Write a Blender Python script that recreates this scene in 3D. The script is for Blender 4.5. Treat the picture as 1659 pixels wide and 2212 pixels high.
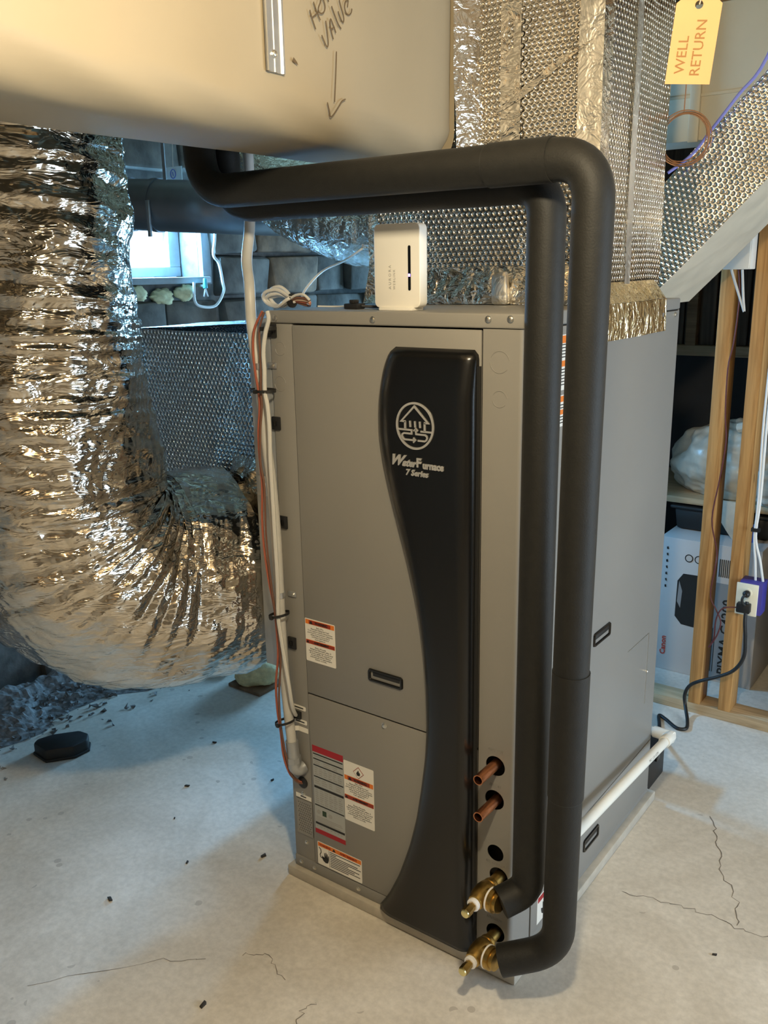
import bpy, bmesh, math, random
import numpy as np
from mathutils import Vector, Matrix

# ---------------------------------------------------------------- clear
for o in list(bpy.data.objects):
    bpy.data.objects.remove(o, do_unlink=True)
scene = bpy.context.scene
COL = scene.collection
random.seed(7)
PI = math.pi

# ---------------------------------------------------------------- camera
cam_d = bpy.data.cameras.new('camera')
cam = bpy.data.objects.new('camera', cam_d)
COL.objects.link(cam)
CR = Vector((0.80766441, 0.58937485, -0.01776199))
CU = Vector((-0.13993437, 0.22085127, 0.9652166))
CF = Vector((-0.57279715, 0.77708558, -0.26084751))
cam.matrix_world = Matrix(((CR.x, CU.x, -CF.x, 0.7895), (CR.y, CU.y, -CF.y, -1.5247),
                           (CR.z, CU.z, -CF.z, 1.5722), (0, 0, 0, 1)))
cam_d.sensor_fit = 'HORIZONTAL'
cam_d.sensor_width = 36.0
cam_d.lens = 36.0 * 1927.32 / 1659.0
cam_d.clip_start = 0.02
scene.camera = cam

# ---------------------------------------------------------------- world, exposure, daylight, bulb
scene.view_settings.view_transform = 'Standard'
scene.view_settings.look = 'None'
scene.view_settings.gamma = 1.0
scene.view_settings.use_curve_mapping = False
scene.view_settings.exposure = 0.0
w = bpy.data.worlds.new('sky')
scene.world = w
w.use_nodes = True
bg = w.node_tree.nodes['Background']
bg.inputs[0].default_value = (0.55, 0.72, 1.0, 1)
bg.inputs[1].default_value = 1.2


def area(name, loc, target, sx, sy, power, col):
    d = bpy.data.lights.new(name, 'AREA')
    d.shape = 'RECTANGLE'
    d.size = sx
    d.size_y = sy
    d.energy = power
    d.color = col
    o = bpy.data.objects.new(name, d)
    COL.objects.link(o)
    o.location = loc
    o.rotation_euler = (Vector(target) - Vector(loc)).to_track_quat('-Z', 'Y').to_euler()
    return o


# daylight entering through the windows of the basement
area('window_daylight_left', (-2.352, 0.94, 1.733), (-1.35, 0.94, 1.30), 0.46, 0.24, 88, (0.20, 0.56, 1.0))
area('window_daylight_back', (-1.55, 3.93, 1.05), (-1.2, 0.0, 0.3), 0.85, 1.2, 130, (0.26, 0.62, 1.0))
area('window_daylight_side', (2.92, 0.6, 0.95), (0.0, 0.6, 0.75), 1.5, 0.9, 62, (0.62, 0.81, 1.0))
# the bare ceiling bulb
BULB = (0.50, -0.95, 2.03)
pl = bpy.data.lights.new('ceiling_bulb_light', 'POINT')
pl.energy = 74
pl.color = (1.0, 0.84, 0.56)
pl.shadow_soft_size = 0.05
plo = bpy.data.objects.new('ceiling_bulb_light', pl)
COL.objects.link(plo)
plo.location = BULB

# ---------------------------------------------------------------- materials
MAT = {}


def nodes_of(name):
    m = bpy.data.materials.new(name)
    m.use_nodes = True
    nt = m.node_tree
    b = nt.nodes['Principled BSDF']
    MAT[name] = m
    return m, nt, b


def simple(name, col, rough=0.5, metal=0.0, noise=0.0, nscale=40, bump=0.0, bscale=120, spec=0.5, trans=0.0, emit=None, estr=0, coat=0.0, sheen=0.0):
    m, nt, b = nodes_of(name)
    b.inputs['Base Color'].default_value = (*col, 1)
    b.inputs['Roughness'].default_value = rough
    b.inputs['Metallic'].default_value = metal
    b.inputs['Specular IOR Level'].default_value = spec
    if coat:
        b.inputs['Coat Weight'].default_value = coat
        b.inputs['Coat Roughness'].default_value = 0.1
    if sheen:
        b.inputs['Sheen Weight'].default_value = sheen
    if trans:
        b.inputs['Transmission Weight'].default_value = trans
    if emit:
        b.inputs['Emission Color'].default_value = (*emit, 1)
        b.inputs['Emission Strength'].default_value = estr
    tc = nt.nodes.new('ShaderNodeTexCoord')
    if noise:
        n = nt.nodes.new('ShaderNodeTexNoise')
        n.inputs['Scale'].default_value = nscale
        n.inputs['Detail'].default_value = 5
        nt.links.new(tc.outputs['Object'], n.inputs['Vector'])
        r = nt.nodes.new('ShaderNodeValToRGB')
        r.color_ramp.elements[0].position = 0.3
        r.color_ramp.elements[1].position = 0.7
        r.color_ramp.elements[0].color = (*[c * (1 - noise) for c in col], 1)
        r.color_ramp.elements[1].color = (*[min(1, c * (1 + noise)) for c in col], 1)
        nt.links.new(n.outputs['Fac'], r.inputs['Fac'])
        nt.links.new(r.outputs['Color'], b.inputs['Base Color'])
    if bump:
        n2 = nt.nodes.new('ShaderNodeTexNoise')
        n2.inputs['Scale'].default_value = bscale
        n2.inputs['Detail'].default_value = 4
        nt.links.new(tc.outputs['Object'], n2.inputs['Vector'])
        bp = nt.nodes.new('ShaderNodeBump')
        bp.inputs['Strength'].default_value = bump
        bp.inputs['Distance'].default_value = 0.004
        nt.links.new(n2.outputs['Fac'], bp.inputs['Height'])
        nt.links.new(bp.outputs['Normal'], b.inputs['Normal'])
    return m


def math_node(nt, op, a, bb=None, c=None):
    n = nt.nodes.new('ShaderNodeMath')
    n.operation = op
    for i, v in enumerate((a, bb, c)):
        if v is None:
            continue
        if isinstance(v, (int, float)):
            n.inputs[i].default_value = v
        else:
            nt.links.new(v, n.inputs[i])
    return n.outputs[0]


def foil(name, col, rough, crumple=0.5, cscale=30, stretch=(1, 1, 1), bubbles=0.0, pitch=0.0145, fine=0.3):
    """reflective insulation: crumple bump, optional hexagonal bubble relief on metre-scaled UVs"""
    m, nt, b = nodes_of(name)
    b.inputs['Base Color'].default_value = (*col, 1)
    b.inputs['Metallic'].default_value = 1.0
    b.inputs['Roughness'].default_value = rough
    tc = nt.nodes.new('ShaderNodeTexCoord')
    mp = nt.nodes.new('ShaderNodeMapping')
    mp.inputs['Scale'].default_value = stretch
    nt.links.new(tc.outputs['Object'], mp.inputs['Vector'])
    n = nt.nodes.new('ShaderNodeTexNoise')
    n.inputs['Scale'].default_value = cscale
    n.inputs['Detail'].default_value = 3
    n.inputs['Roughness'].default_value = 0.55
    n.inputs['Distortion'].default_value = 0.8
    nt.links.new(mp.outputs['Vector'], n.inputs['Vector'])
    rid = math_node(nt, 'ABSOLUTE', math_node(nt, 'SUBTRACT', n.outputs['Fac'], 0.5))
    v = nt.nodes.new('ShaderNodeTexVoronoi')
    v.inputs['Scale'].default_value = cscale * 1.7
    v.feature = 'DISTANCE_TO_EDGE'
    nt.links.new(mp.outputs['Vector'], v.inputs['Vector'])
    h = math_node(nt, 'ADD', math_node(nt, 'MULTIPLY', rid, 1.6), math_node(nt, 'MULTIPLY', v.outputs['Distance'], fine))
    bp = nt.nodes.new('ShaderNodeBump')
    bp.inputs['Strength'].default_value = crumple
    bp.inputs['Distance'].default_value = 0.02
    nt.links.new(h, bp.inputs['Height'])
    last = bp.outputs['Normal']
    if bubbles:
        best = None
        for off in ((0.0, 0.0), (0.5, 0.5)):
            m2 = nt.nodes.new('ShaderNodeMapping')
            m2.inputs['Scale'].default_value = (1 / pitch, 1 / (pitch * 1.732), 1)
            m2.inputs['Location'].default_value = (off[0], off[1], 0)
            nt.links.new(tc.outputs['UV'], m2.inputs['Vector'])
            fr = nt.nodes.new('ShaderNodeVectorMath')
            fr.operation = 'FRACTION'
            nt.links.new(m2.outputs['Vector'], fr.inputs[0])
            sb = nt.nodes.new('ShaderNodeVectorMath')
            sb.operation = 'SUBTRACT'
            sb.inputs[1].default_value = (0.5, 0.5, 0)
            nt.links.new(fr.outputs[0], sb.inputs[0])
            ml = nt.nodes.new('ShaderNodeVectorMath')
            ml.operation = 'MULTIPLY'
            ml.inputs[1].default_value = (1, 1.732, 0)
            nt.links.new(sb.outputs[0], ml.inputs[0])
            ln = nt.nodes.new('ShaderNodeVectorMath')
            ln.operation = 'LENGTH'
            nt.links.new(ml.outputs[0], ln.inputs[0])
            best = ln.outputs['Value'] if best is None else math_node(nt, 'MINIMUM', best, ln.outputs['Value'])
        dome = math_node(nt, 'SQRT', math_node(nt, 'MAXIMUM', math_node(nt, 'SUBTRACT', 0.2, math_node(nt, 'MULTIPLY', best, best)), 0.0))
        b2 = nt.nodes.new('ShaderNodeBump')
        b2.inputs['Strength'].default_value = bubbles
        b2.inputs['Distance'].default_value = pitch * 0.8
        nt.links.new(dome, b2.inputs['Height'])
        nt.links.new(last, b2.inputs['Normal'])
        last = b2.outputs['Normal']
    nt.links.new(last, b.inputs['Normal'])
    return m


def concrete():
    m, nt, b = nodes_of('concrete')
    tc = nt.nodes.new('ShaderNodeTexCoord')

    def noise(scale, det=6, rough=0.6, dist=0.0):
        n = nt.nodes.new('ShaderNodeTexNoise')
        n.inputs['Scale'].default_value = scale
        n.inputs['Detail'].default_value = det
        n.inputs['Roughness'].default_value = rough
        n.inputs['Distortion'].default_value = dist
        nt.links.new(tc.outputs['Object'], n.inputs['Vector'])
        return n.outputs['Fac']

    def ramp(f, p0, c0, p1, c1):
        r = nt.nodes.new('ShaderNodeValToRGB')
        r.color_ramp.elements[0].position = p0
        r.color_ramp.elements[0].color = (*c0, 1)
        r.color_ramp.elements[1].position = p1
        r.color_ramp.elements[1].color = (*c1, 1)
        nt.links.new(f, r.inputs['Fac'])
        return r.outputs['Color']

    def mix(f, a, c, mode='MIX'):
        n = nt.nodes.new('ShaderNodeMix')
        n.data_type = 'RGBA'
        n.blend_type = mode
        if isinstance(f, (int, float)):
            n.inputs[0].default_value = f
        else:
            nt.links.new(f, n.inputs[0])
        nt.links.new(a, n.inputs[6])
        nt.links.new(c, n.inputs[7])
        return n.outputs[2]
    base = ramp(noise(2.2, 8, 0.65, 0.6), 0.3, (0.50, 0.455, 0.385), 0.70, (0.74, 0.70, 0.63))
    fine = ramp(noise(60, 4), 0.35, (0.90, 0.90, 0.90), 0.65, (1.05, 1.05, 1.05))
    c = mix(1.0, base, fine, 'MULTIPLY')
    # speckles and drip spots
    v = nt.nodes.new('ShaderNodeTexVoronoi')
    v.inputs['Scale'].default_value = 16
    nt.links.new(tc.outputs['Object'], v.inputs['Vector'])
    sp = math_node(nt, 'LESS_THAN', v.outputs['Distance'], 0.16)
    sel = math_node(nt, 'GREATER_THAN', noise(3.1, 2), 0.56)
    dark = ramp(noise(9, 2), 0.2, (0.40, 0.36, 0.31), 0.8, (0.36, 0.33, 0.29))
    c = mix(math_node(nt, 'MULTIPLY', math_node(nt, 'MULTIPLY', sp, sel), 0.7), c, dark)
    # brown stain patches
    st = ramp(noise(1.3, 4, 0.5, 0.3), 0.60, (0, 0, 0), 0.78, (1, 1, 1))
    brown = ramp(noise(30, 3), 0.3, (0.46, 0.35, 0.22), 0.7, (0.56, 0.44, 0.30))
    c = mix(math_node(nt, 'MULTIPLY', st, 0.35), c, brown)
    nt.links.new(c, b.inputs['Base Color'])
    b.inputs['Roughness'].default_value = 0.72
    bp = nt.nodes.new('ShaderNodeBump')
    bp.inputs['Strength'].default_value = 0.10
    bp.inputs['Distance'].default_value = 0.003
    nt.links.new(noise(90, 5, 0.7), bp.inputs['Height'])
    nt.links.new(bp.outputs['Normal'], b.inputs['Normal'])
    return m


def wood(name, c0, c1, axis=2, scale=14):
    m, nt, b = nodes_of(name)
    tc = nt.nodes.new('ShaderNodeTexCoord')
    mp = nt.nodes.new('ShaderNodeMapping')
    s = [scale * 2.4] * 3
    s[axis] = scale * 0.12
    mp.inputs['Scale'].default_value = s
    nt.links.new(tc.outputs['Object'], mp.inputs['Vector'])
    n = nt.nodes.new('ShaderNodeTexNoise')
    n.inputs['Scale'].default_value = 1.6
    n.inputs['Detail'].default_value = 7
    n.inputs['Distortion'].default_value = 1.4
    nt.links.new(mp.outputs['Vector'], n.inputs['Vector'])
    r = nt.nodes.new('ShaderNodeValToRGB')
    r.color_ramp.elements[0].position = 0.32
    r.color_ramp.elements[0].color = (*c0, 1)
    r.color_ramp.elements[1].position = 0.62
    r.color_ramp.elements[1].color = (*c1, 1)
    nt.links.new(n.outputs['Fac'], r.inputs['Fac'])
    # knots
    v = nt.nodes.new('ShaderNodeTexVoronoi')
    v.inputs['Scale'].default_value = 1.0
    m2 = nt.nodes.new('ShaderNodeMapping')
    s2 = [11, 11, 11]
    s2[axis] = 4.2
    m2.inputs['Scale'].default_value = s2
    nt.links.new(tc.outputs['Object'], m2.inputs['Vector'])
    nt.links.new(m2.outputs['Vector'], v.inputs['Vector'])
    kn = math_node(nt, 'LESS_THAN', v.outputs['Distance'], 0.10)
    mx = nt.nodes.new('ShaderNodeMix')
    mx.data_type = 'RGBA'
    nt.links.new(math_node(nt, 'MULTIPLY', kn, 0.75), mx.inputs[0])
    nt.links.new(r.outputs['Color'], mx.inputs[6])
    mx.inputs[7].default_value = (c0[0] * 0.35, c0[1] * 0.3, c0[2] * 0.25, 1)
    nt.links.new(mx.outputs[2], b.inputs['Base Color'])
    b.inputs['Roughness'].default_value = 0.65
    return m


concrete()
simple('cabinet_paint', (0.25, 0.24, 0.22), 0.42, 0.0, 0.03, 3, spec=0.45)
simple('cabinet_dark', (0.015, 0.014, 0.012), 0.7)
simple('gloss_black', (0.006, 0.006, 0.006), 0.24, spec=0.5)
simple('satin_black', (0.012, 0.012, 0.012), 0.5)
simple('foam_insulation', (0.010, 0.010, 0.009), 0.6, 0, 0.15, 60, 0.12, 300, spec=0.35, sheen=0.04)
simple('emblem_silver', (0.62, 0.60, 0.57), 0.38, 0.6)
simple('galvanized', (0.60, 0.61, 0.62), 0.36, 0.9, 0.12, 18)
simple('screw_metal', (0.70, 0.68, 0.62), 0.3, 1.0)
simple('rack_metal', (0.42, 0.44, 0.46), 0.45, 0.6, 0.08, 10)
simple('duct_wrap', (0.30, 0.248, 0.168), 0.5, 0, 0.03, 4, 0.05, 8, spec=0.35)
simple('beige_sheet', (0.66, 0.56, 0.40), 0.5, 0.0, 0.05, 5)
simple('foil_lit_cream', (0.60, 0.53, 0.41), 0.45, 0.0, 0.06, 14, 0.35, 18)  # sloping duct's foil underside: the light it catches is put into this cream colour
simple('marker_ink', (0.10, 0.065, 0.03), 0.7)
simple('white_plastic', (0.80, 0.77, 0.70), 0.4, spec=0.5)
simple('device_shell', (0.82, 0.79, 0.72), 0.35)
simple('grey_print', (0.35, 0.34, 0.32), 0.6)
simple('led_blue', (0.1, 0.05, 0.6), 0.4, emit=(0.25, 0.12, 1.0), estr=14)
simple('pvc_pipe', (0.80, 0.78, 0.71), 0.4, 0, 0.04, 12)
simple('conduit_grey', (0.52, 0.51, 0.48), 0.42, 0, 0.05, 30)
simple('wire_red', (0.36, 0.10, 0.06), 0.5)
simple('wire_brown', (0.16, 0.075, 0.05), 0.5)
simple('wire_tan', (0.60, 0.42, 0.30), 0.5)
simple('wire_grey', (0.58, 0.57, 0.54), 0.45)
simple('wire_white', (0.82, 0.82, 0.80), 0.45)
simple('wire_blue', (0.16, 0.18, 0.55), 0.5)
simple('wire_maroon', (0.10, 0.02, 0.02), 0.5)
simple('wire_copper', (0.36, 0.18, 0.09), 0.45, 0.5)
simple('copper', (0.62, 0.26, 0.13), 0.32, 1.0, 0.15, 40)
simple('brass', (0.50, 0.33, 0.10), 0.34, 1.0, 0.25, 60)
simple('brass_bright', (0.80, 0.72, 0.36), 0.28, 1.0)
simple('ptfe_tape', (0.82, 0.84, 0.88), 0.6)
simple('label_white', (0.80, 0.77, 0.70), 0.55)
simple('label_silver', (0.42, 0.43, 0.41), 0.5, 0.2)
simple('label_orange', (0.78, 0.20, 0.02), 0.55)
simple('label_red', (0.36, 0.008, 0.015), 0.55)
simple('label_brick', (0.30, 0.03, 0.01), 0.55)
simple('ink_black', (0.012, 0.011, 0.01), 0.6)
simple('label_green', (0.02, 0.05, 0.02), 0.6)
simple('tag_card', (0.58, 0.33, 0.14), 0.7, 0, 0.03, 20)
simple('tag_ink', (0.26, 0.12, 0.03), 0.7)
wood('pine', (0.36, 0.17, 0.045), (0.58, 0.32, 0.11), 2)
wood('pine_plate', (0.42, 0.30, 0.17), (0.62, 0.47, 0.29), 0)
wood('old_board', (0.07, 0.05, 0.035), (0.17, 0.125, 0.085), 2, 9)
wood('joist_wood', (0.20, 0.12, 0.06), (0.36, 0.24, 0.13), 0, 9)
simple('subfloor', (0.52, 0.42, 0.28), 0.7, 0, 0.12, 6)
simple('stone', (0.13, 0.11, 0.09), 0.9, 0, 0.5, 9, 0.8, 22)
simple('stone_brown', (0.20, 0.13, 0.08), 0.9, 0, 0.5, 12, 0.8, 22)
simple('mortar', (0.17, 0.16, 0.145), 0.95, 0, 0.3, 20, 0.6, 40)
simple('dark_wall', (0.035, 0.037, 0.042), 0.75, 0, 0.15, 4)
simple('plain_wall', (0.42, 0.38, 0.32), 0.85, 0, 0.1, 3)
simple('window_paint', (0.30, 0.31, 0.31), 0.6, 0, 0.12, 20)
simple('window_sky', (0.9, 0.95, 1.0), 0.5, emit=(0.75, 0.88, 1.0), estr=3.0)
simple('dull_metal', (0.20, 0.20, 0.21), 0.42, 0.8, 0.1, 10)
simple('yellow_foam', (0.70, 0.62, 0.36), 0.95, 0, 0.2, 40, 0.7, 60)
simple('box_white', (0.55, 0.52, 0.50), 0.6)
simple('box_grey', (0.25, 0.26, 0.27), 0.6)
simple('box_redprint', (0.55, 0.05, 0.03), 0.6)
simple('plastic_film', (0.60, 0.54, 0.44), 0.34, 0, 0.16, 14, 0.9, 20, spec=0.6)
simple('blue_tape', (0.03, 0.13, 0.60), 0.5)
simple('rubble_grey', (0.20, 0.20, 0.20), 0.95, 0, 0.5, 60)
simple('pad_grey', (0.46, 0.42, 0.35), 0.8, 0, 0.1, 30)
simple('crumb', (0.035, 0.03, 0.025), 0.9)
simple('crack_dark', (0.16, 0.14, 0.12), 0.95)
simple('outlet_almond', (0.86, 0.82, 0.66), 0.4)
simple('box_blue_plastic', (0.06, 0.05, 0.30), 0.5)
simple('teal_cap', (0.10, 0.55, 0.62), 0.4)
simple('bulb_glass', (1, 0.9, 0.7), 0.4, emit=(1.0, 0.84, 0.56), estr=6)
foil('foil_crumpled', (0.86, 0.80, 0.70), 0.15, 0.40, 20, (1, 1, 1.5))
foil('foil_sleeve', (0.64, 0.595, 0.52), 0.12, 0.30, 15, (0.7, 0.7, 2.2), fine=0.12)
foil('foil_bubble', (0.84, 0.79, 0.70), 0.15, 0.16, 12, (1, 1, 0.5), 1.0, 0.0145)
foil('foil_bubble_daylit', (0.70, 0.76, 0.80), 0.16, 0.14, 12, (1, 1, 1), 1.0, 0.0150)  # same bubble foil, with the blue window daylight put into its colour
foil('foil_tape', (0.90, 0.74, 0.44), 0.2, 0.5, 40, (1, 1, 0.5))
foil('foil_white', (0.86, 0.83, 0.76), 0.38, 0.30, 20)

# ---------------------------------------------------------------- object helpers
ORG = {}


def worigin(o):
    return ORG.get(o.name, Vector((0, 0, 0)))


def tag(o, label=None, cat=None, group=None, kind=None):
    if label:
        o['label'] = label
    if cat:
        o['category'] = cat
    if group:
        o['group'] = group
    if kind:
        o['kind'] = kind
    return o


def empty(name, loc, label=None, cat=None, group=None, kind=None):
    o = bpy.data.objects.new(name, None)
    o.empty_display_size = 0.05
    COL.objects.link(o)
    o.location = loc
    ORG[o.name] = Vector(loc)
    return tag(o, label, cat, group, kind)


def link(name, me, mat, parent=None, org=None):
    """me holds world coordinates; it is moved so that the object's origin is org / the parent's origin"""
    o = bpy.data.objects.new(name, me)
    COL.objects.link(o)
    if parent is not None:
        po = worigin(parent)
        og = Vector(org) if org is not None else None
        if og is None:
            og = po
        me.transform(Matrix.Translation(-og))
        o.parent = parent
        o.location = og - po
    else:
        if org is None:
            xs = [v.co for v in me.vertices]
            lo = [min(c[i] for c in xs) for i in range(3)]
            hi = [max(c[i] for c in xs) for i in range(3)]
            org = ((lo[0] + hi[0]) / 2, (lo[1] + hi[1]) / 2, lo[2])
        og = Vector(org)
        me.transform(Matrix.Translation(-og))
        o.location = og
    ORG[o.name] = og
    if mat:
        me.materials.append(MAT[mat])
    return o


class MB:
    def __init__(self):
        self.v = []
        self.f = []

    def add(self, vs, fs):
        n = len(self.v)
        self.v += [tuple(p) for p in vs]
        self.f += [tuple(i + n for i in f) for f in fs]
        return self

    def box(self, x0, x1, y0, y1, z0, z1):
        v = [(x0, y0, z0), (x1, y0, z0), (x1, y1, z0), (x0, y1, z0), (x0, y0, z1), (x1, y0, z1), (x1, y1, z1), (x0, y1, z1)]
        return self.add(v, [(0, 3, 2, 1), (4, 5, 6, 7), (0, 1, 5, 4), (1, 2, 6, 5), (2, 3, 7, 6), (3, 0, 4, 7)])

    def obox(self, c, ax, ay, az):
        """box from centre and three half-axis vectors"""
        c, ax, ay, az = (Vector(q) for q in (c, ax, ay, az))
        v = [c + sx * ax + sy * ay + sz * az for sz in (-1, 1) for sx, sy in ((-1, -1), (1, -1), (1, 1), (-1, 1))]
        return self.add(v, [(0, 3, 2, 1), (4, 5, 6, 7), (0, 1, 5, 4), (1, 2, 6, 5), (2, 3, 7, 6), (3, 0, 4, 7)])

    def tube(self, pts, r, n=12, caps=True):
        pts = [Vector(p) for p in pts]
        rs = r if isinstance(r, (list, tuple)) else [r] * len(pts)
        m = len(pts)
        T = []
        for i in range(m):
            a = pts[max(i - 1, 0)]
            b = pts[min(i + 1, m - 1)]
            t = (b - a)
            T.append(t.normalized() if t.length > 1e-9 else Vector((0, 0, 1)))
        up = Vector((0, 0, 1)) if abs(T[0].z) < 0.9 else Vector((1, 0, 0))
        nrm = (up - T[0] * up.dot(T[0])).normalized()
        vs = []
        for i in range(m):
            nrm = (nrm - T[i] * nrm.dot(T[i])).normalized()
            bn = T[i].cross(nrm)
            for k in range(n):
                a = 2 * PI * k / n
                vs.append(pts[i] + (nrm * math.cos(a) + bn * math.sin(a)) * rs[i])
        fs = []
        for i in range(m - 1):
            for k in range(n):
                k2 = (k + 1) % n
                fs.append((i * n + k, i * n + k2, (i + 1) * n + k2, (i + 1) * n + k))
        if caps:
            fs.append(tuple(range(n - 1, -1, -1)))
            fs.append(tuple((m - 1) * n + k for k in range(n)))
        return self.add(vs, fs)

    def lathe(self, o, d, prof, n=24):
        """profile of (height, radius) along direction d from o"""
        o, d = Vector(o), Vector(d).normalized()
        pts = [o + d * h for h, r in prof]
        rs = [max(r, 1e-5) for h, r in prof]
        up = Vector((0, 0, 1)) if abs(d.z) < 0.9 else Vector((1, 0, 0))
        nx = (up - d * up.dot(d)).normalized()
        ny = d.cross(nx)
        vs = []
        for p, r in zip(pts, rs):
            for k in range(n):
                a = 2 * PI * k / n
                vs.append(p + (nx * math.cos(a) + ny * math.sin(a)) * r)
        fs = []
        for i in range(len(pts) - 1):
            for k in range(n):
                k2 = (k + 1) % n
                fs.append((i * n + k, i * n + k2, (i + 1) * n + k2, (i + 1) * n + k))
        fs.append(tuple(range(n - 1, -1, -1)))
        fs.append(tuple((len(pts) - 1) * n + k for k in range(n)))
        return self.add(vs, fs)

    def prism(self, poly, mapf, t):
        """closed 2-D polygon extruded by vector t; mapf maps (u, v) to a point"""
        a = [Vector(mapf(u, v)) for u, v in poly]
        t = Vector(t)
        n = len(a)
        fs = [tuple(range(n - 1, -1, -1)), tuple(range(n, 2 * n))]
        fs += [(i, (i + 1) % n, n + (i + 1) % n, n + i) for i in range(n)]
        return self.add(a + [p + t for p in a], fs)

    def mesh(self, name, bevel=0.0, seg=2, smooth=True, angle=35):
        me = bpy.data.meshes.new(name)
        me.from_pydata([tuple(p) for p in self.v], [], self.f)
        bm = bmesh.new()
        bm.from_mesh(me)
        bmesh.ops.recalc_face_normals(bm, faces=bm.faces)
        if bevel:
            bmesh.ops.bevel(bm, geom=list(bm.edges), offset=bevel, segments=seg, affect='EDGES', profile=0.5, clamp_overlap=True)
        bm.to_mesh(me)
        bm.free()
        if smooth:
            me.polygons.foreach_set('use_smooth', [True] * len(me.polygons))
            me.set_sharp_from_angle(angle=math.radians(angle))
        me.update()
        return me

    def build(self, name, mat, parent=None, bevel=0.0, seg=2, smooth=True, angle=35, org=None):
        return link(name, self.mesh(name, bevel, seg, smooth, angle), mat, parent, org)


def smooth_path(pts, sub=6):
    """Catmull-Rom through the points"""
    P = [Vector(p) for p in pts]
    out = []
    for i in range(len(P) - 1):
        p0, p1, p2, p3 = P[max(i - 1, 0)], P[i], P[i + 1], P[min(i + 2, len(P) - 1)]
        for k in range(sub):
            t = k / sub
            out.append(0.5 * ((2 * p1) + (p2 - p0) * t + (2 * p0 - 5 * p1 + 4 * p2 - p3) * t * t + (3 * p1 - p0 - 3 * p2 + p3) * t ** 3))
    out.append(P[-1])
    return out


def round_corner(pts, r, seg=8):
    """polyline with filleted corners"""
    P = [Vector(p) for p in pts]
    out = [P[0]]
    for i in range(1, len(P) - 1):
        rr = r[i - 1] if isinstance(r, (list, tuple)) else r
        a = (P[i - 1] - P[i])
        b = (P[i + 1] - P[i])
        rr = min(rr, a.length * 0.49, b.length * 0.49)
        A = P[i] + a.normalized() * rr
        B = P[i] + b.normalized() * rr
        for k in range(seg + 1):
            t = k / seg
            out.append(A * (1 - t) ** 2 + P[i] * 2 * t * (1 - t) + B * t * t)
    out.append(P[-1])
    return out


def wire(name, pts, r, mat, parent=None, label=None, cat=None, group=None, sub=5, n=8):
    o = MB().tube(smooth_path(pts, sub), r, n).build(name, mat, parent)
    return tag(o, label, cat, group)


def text(name, body, size, mapf, mat, parent=None, align='CENTER', shear=0.0, ext=0.0003, line=1.0, res=2, bold=0.0, sx=1.0, char=1.0):
    """lettering as thin solid letters; mapf maps (u, v, w) to a world point"""
    c = bpy.data.curves.new(name, 'FONT')
    c.body = body
    c.size = size
    c.align_x = align
    c.align_y = 'CENTER'
    c.shear = shear
    c.extrude = ext
    c.offset = bold
    c.resolution_u = res
    c.space_line = line
    c.space_character = char
    t = bpy.data.objects.new('tmp_text', c)
    COL.objects.link(t)
    dg = bpy.context.evaluated_depsgraph_get()
    me = bpy.data.meshes.new_from_object(t.evaluated_get(dg))
    bpy.data.objects.remove(t, do_unlink=True)
    bpy.data.curves.remove(c)
    me.name = name
    for v in me.vertices:
        v.co = mapf(v.co.x * sx, v.co.y, v.co.z)
    me.materials.clear()
    return link(name, me, mat, parent)


def plate(name, outer, holes, mapf, thick, mat, parent=None):
    """flat plate with real holes (filled 2-D curve)"""
    c = bpy.data.curves.new(name, 'CURVE')
    c.dimensions = '2D'
    c.fill_mode = 'BOTH'
    c.extrude = thick / 2
    for poly in [outer] + holes:
        s = c.splines.new('POLY')
        s.points.add(len(poly) - 1)
        for p, (u, v) in zip(s.points, poly):
            p.co = (u, v, 0, 1)
        s.use_cyclic_u = True
    t = bpy.data.objects.new('tmp_plate', c)
    COL.objects.link(t)
    dg = bpy.context.evaluated_depsgraph_get()
    me = bpy.data.meshes.new_from_object(t.evaluated_get(dg))
    bpy.data.objects.remove(t, do_unlink=True)
    bpy.data.curves.remove(c)
    for v in me.vertices:
        v.co = mapf(v.co.x, v.co.y, v.co.z)
    me.materials.clear()
    return link(name, me, mat, parent)


def circle(cx, cy, r, n=28):
    return [(cx + r * math.cos(2 * PI * k / n), cy + r * math.sin(2 * PI * k / n)) for k in range(n)]


def rrect(x0, x1, y0, y1, r, n=5):
    out = []
    for cx, cy, a0 in ((x1 - r, y1 - r, 0), (x0 + r, y1 - r, 90), (x0 + r, y0 + r, 180), (x1 - r, y0 + r, 270)):
        for k in range(n + 1):
            a = math.radians(a0 + 90 * k / n)
            out.append((cx + r * math.cos(a), cy + r * math.sin(a)))
    return out


# ---------------------------------------------------------------- numpy noise for the foil
def vnoise(p, seed=0):
    p = np.asarray(p, float)
    i = np.floor(p).astype(np.int64)
    f = p - i
    f = f * f * (3 - 2 * f)

    def h(a, b, c):
        n = (a * 374761393 + b * 668265263 + c * 2147483647 + seed * 1274126177) & 0xffffffff
        n = ((n ^ (n >> 13)) * 1274126177) & 0xffffffff
        n = (n ^ (n >> 16)) & 0xffff
        return n / 32767.5 - 1
    r = 0
    for dx in (0, 1):
        wx = f[:, 0] if dx else 1 - f[:, 0]
        for dy in (0, 1):
            wy = f[:, 1] if dy else 1 - f[:, 1]
            for dz in (0, 1):
                wz = f[:, 2] if dz else 1 - f[:, 2]
                r = r + wx * wy * wz * h(i[:, 0] + dx, i[:, 1] + dy, i[:, 2] + dz)
    return r


def fbm(p, seed=0, octs=3):
    a, s, r = 1.0, 1.0, 0
    for k in range(octs):
        r = r + a * vnoise(p * s, seed + k * 17)
        a *= 0.5
        s *= 2.03
    return r


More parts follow.
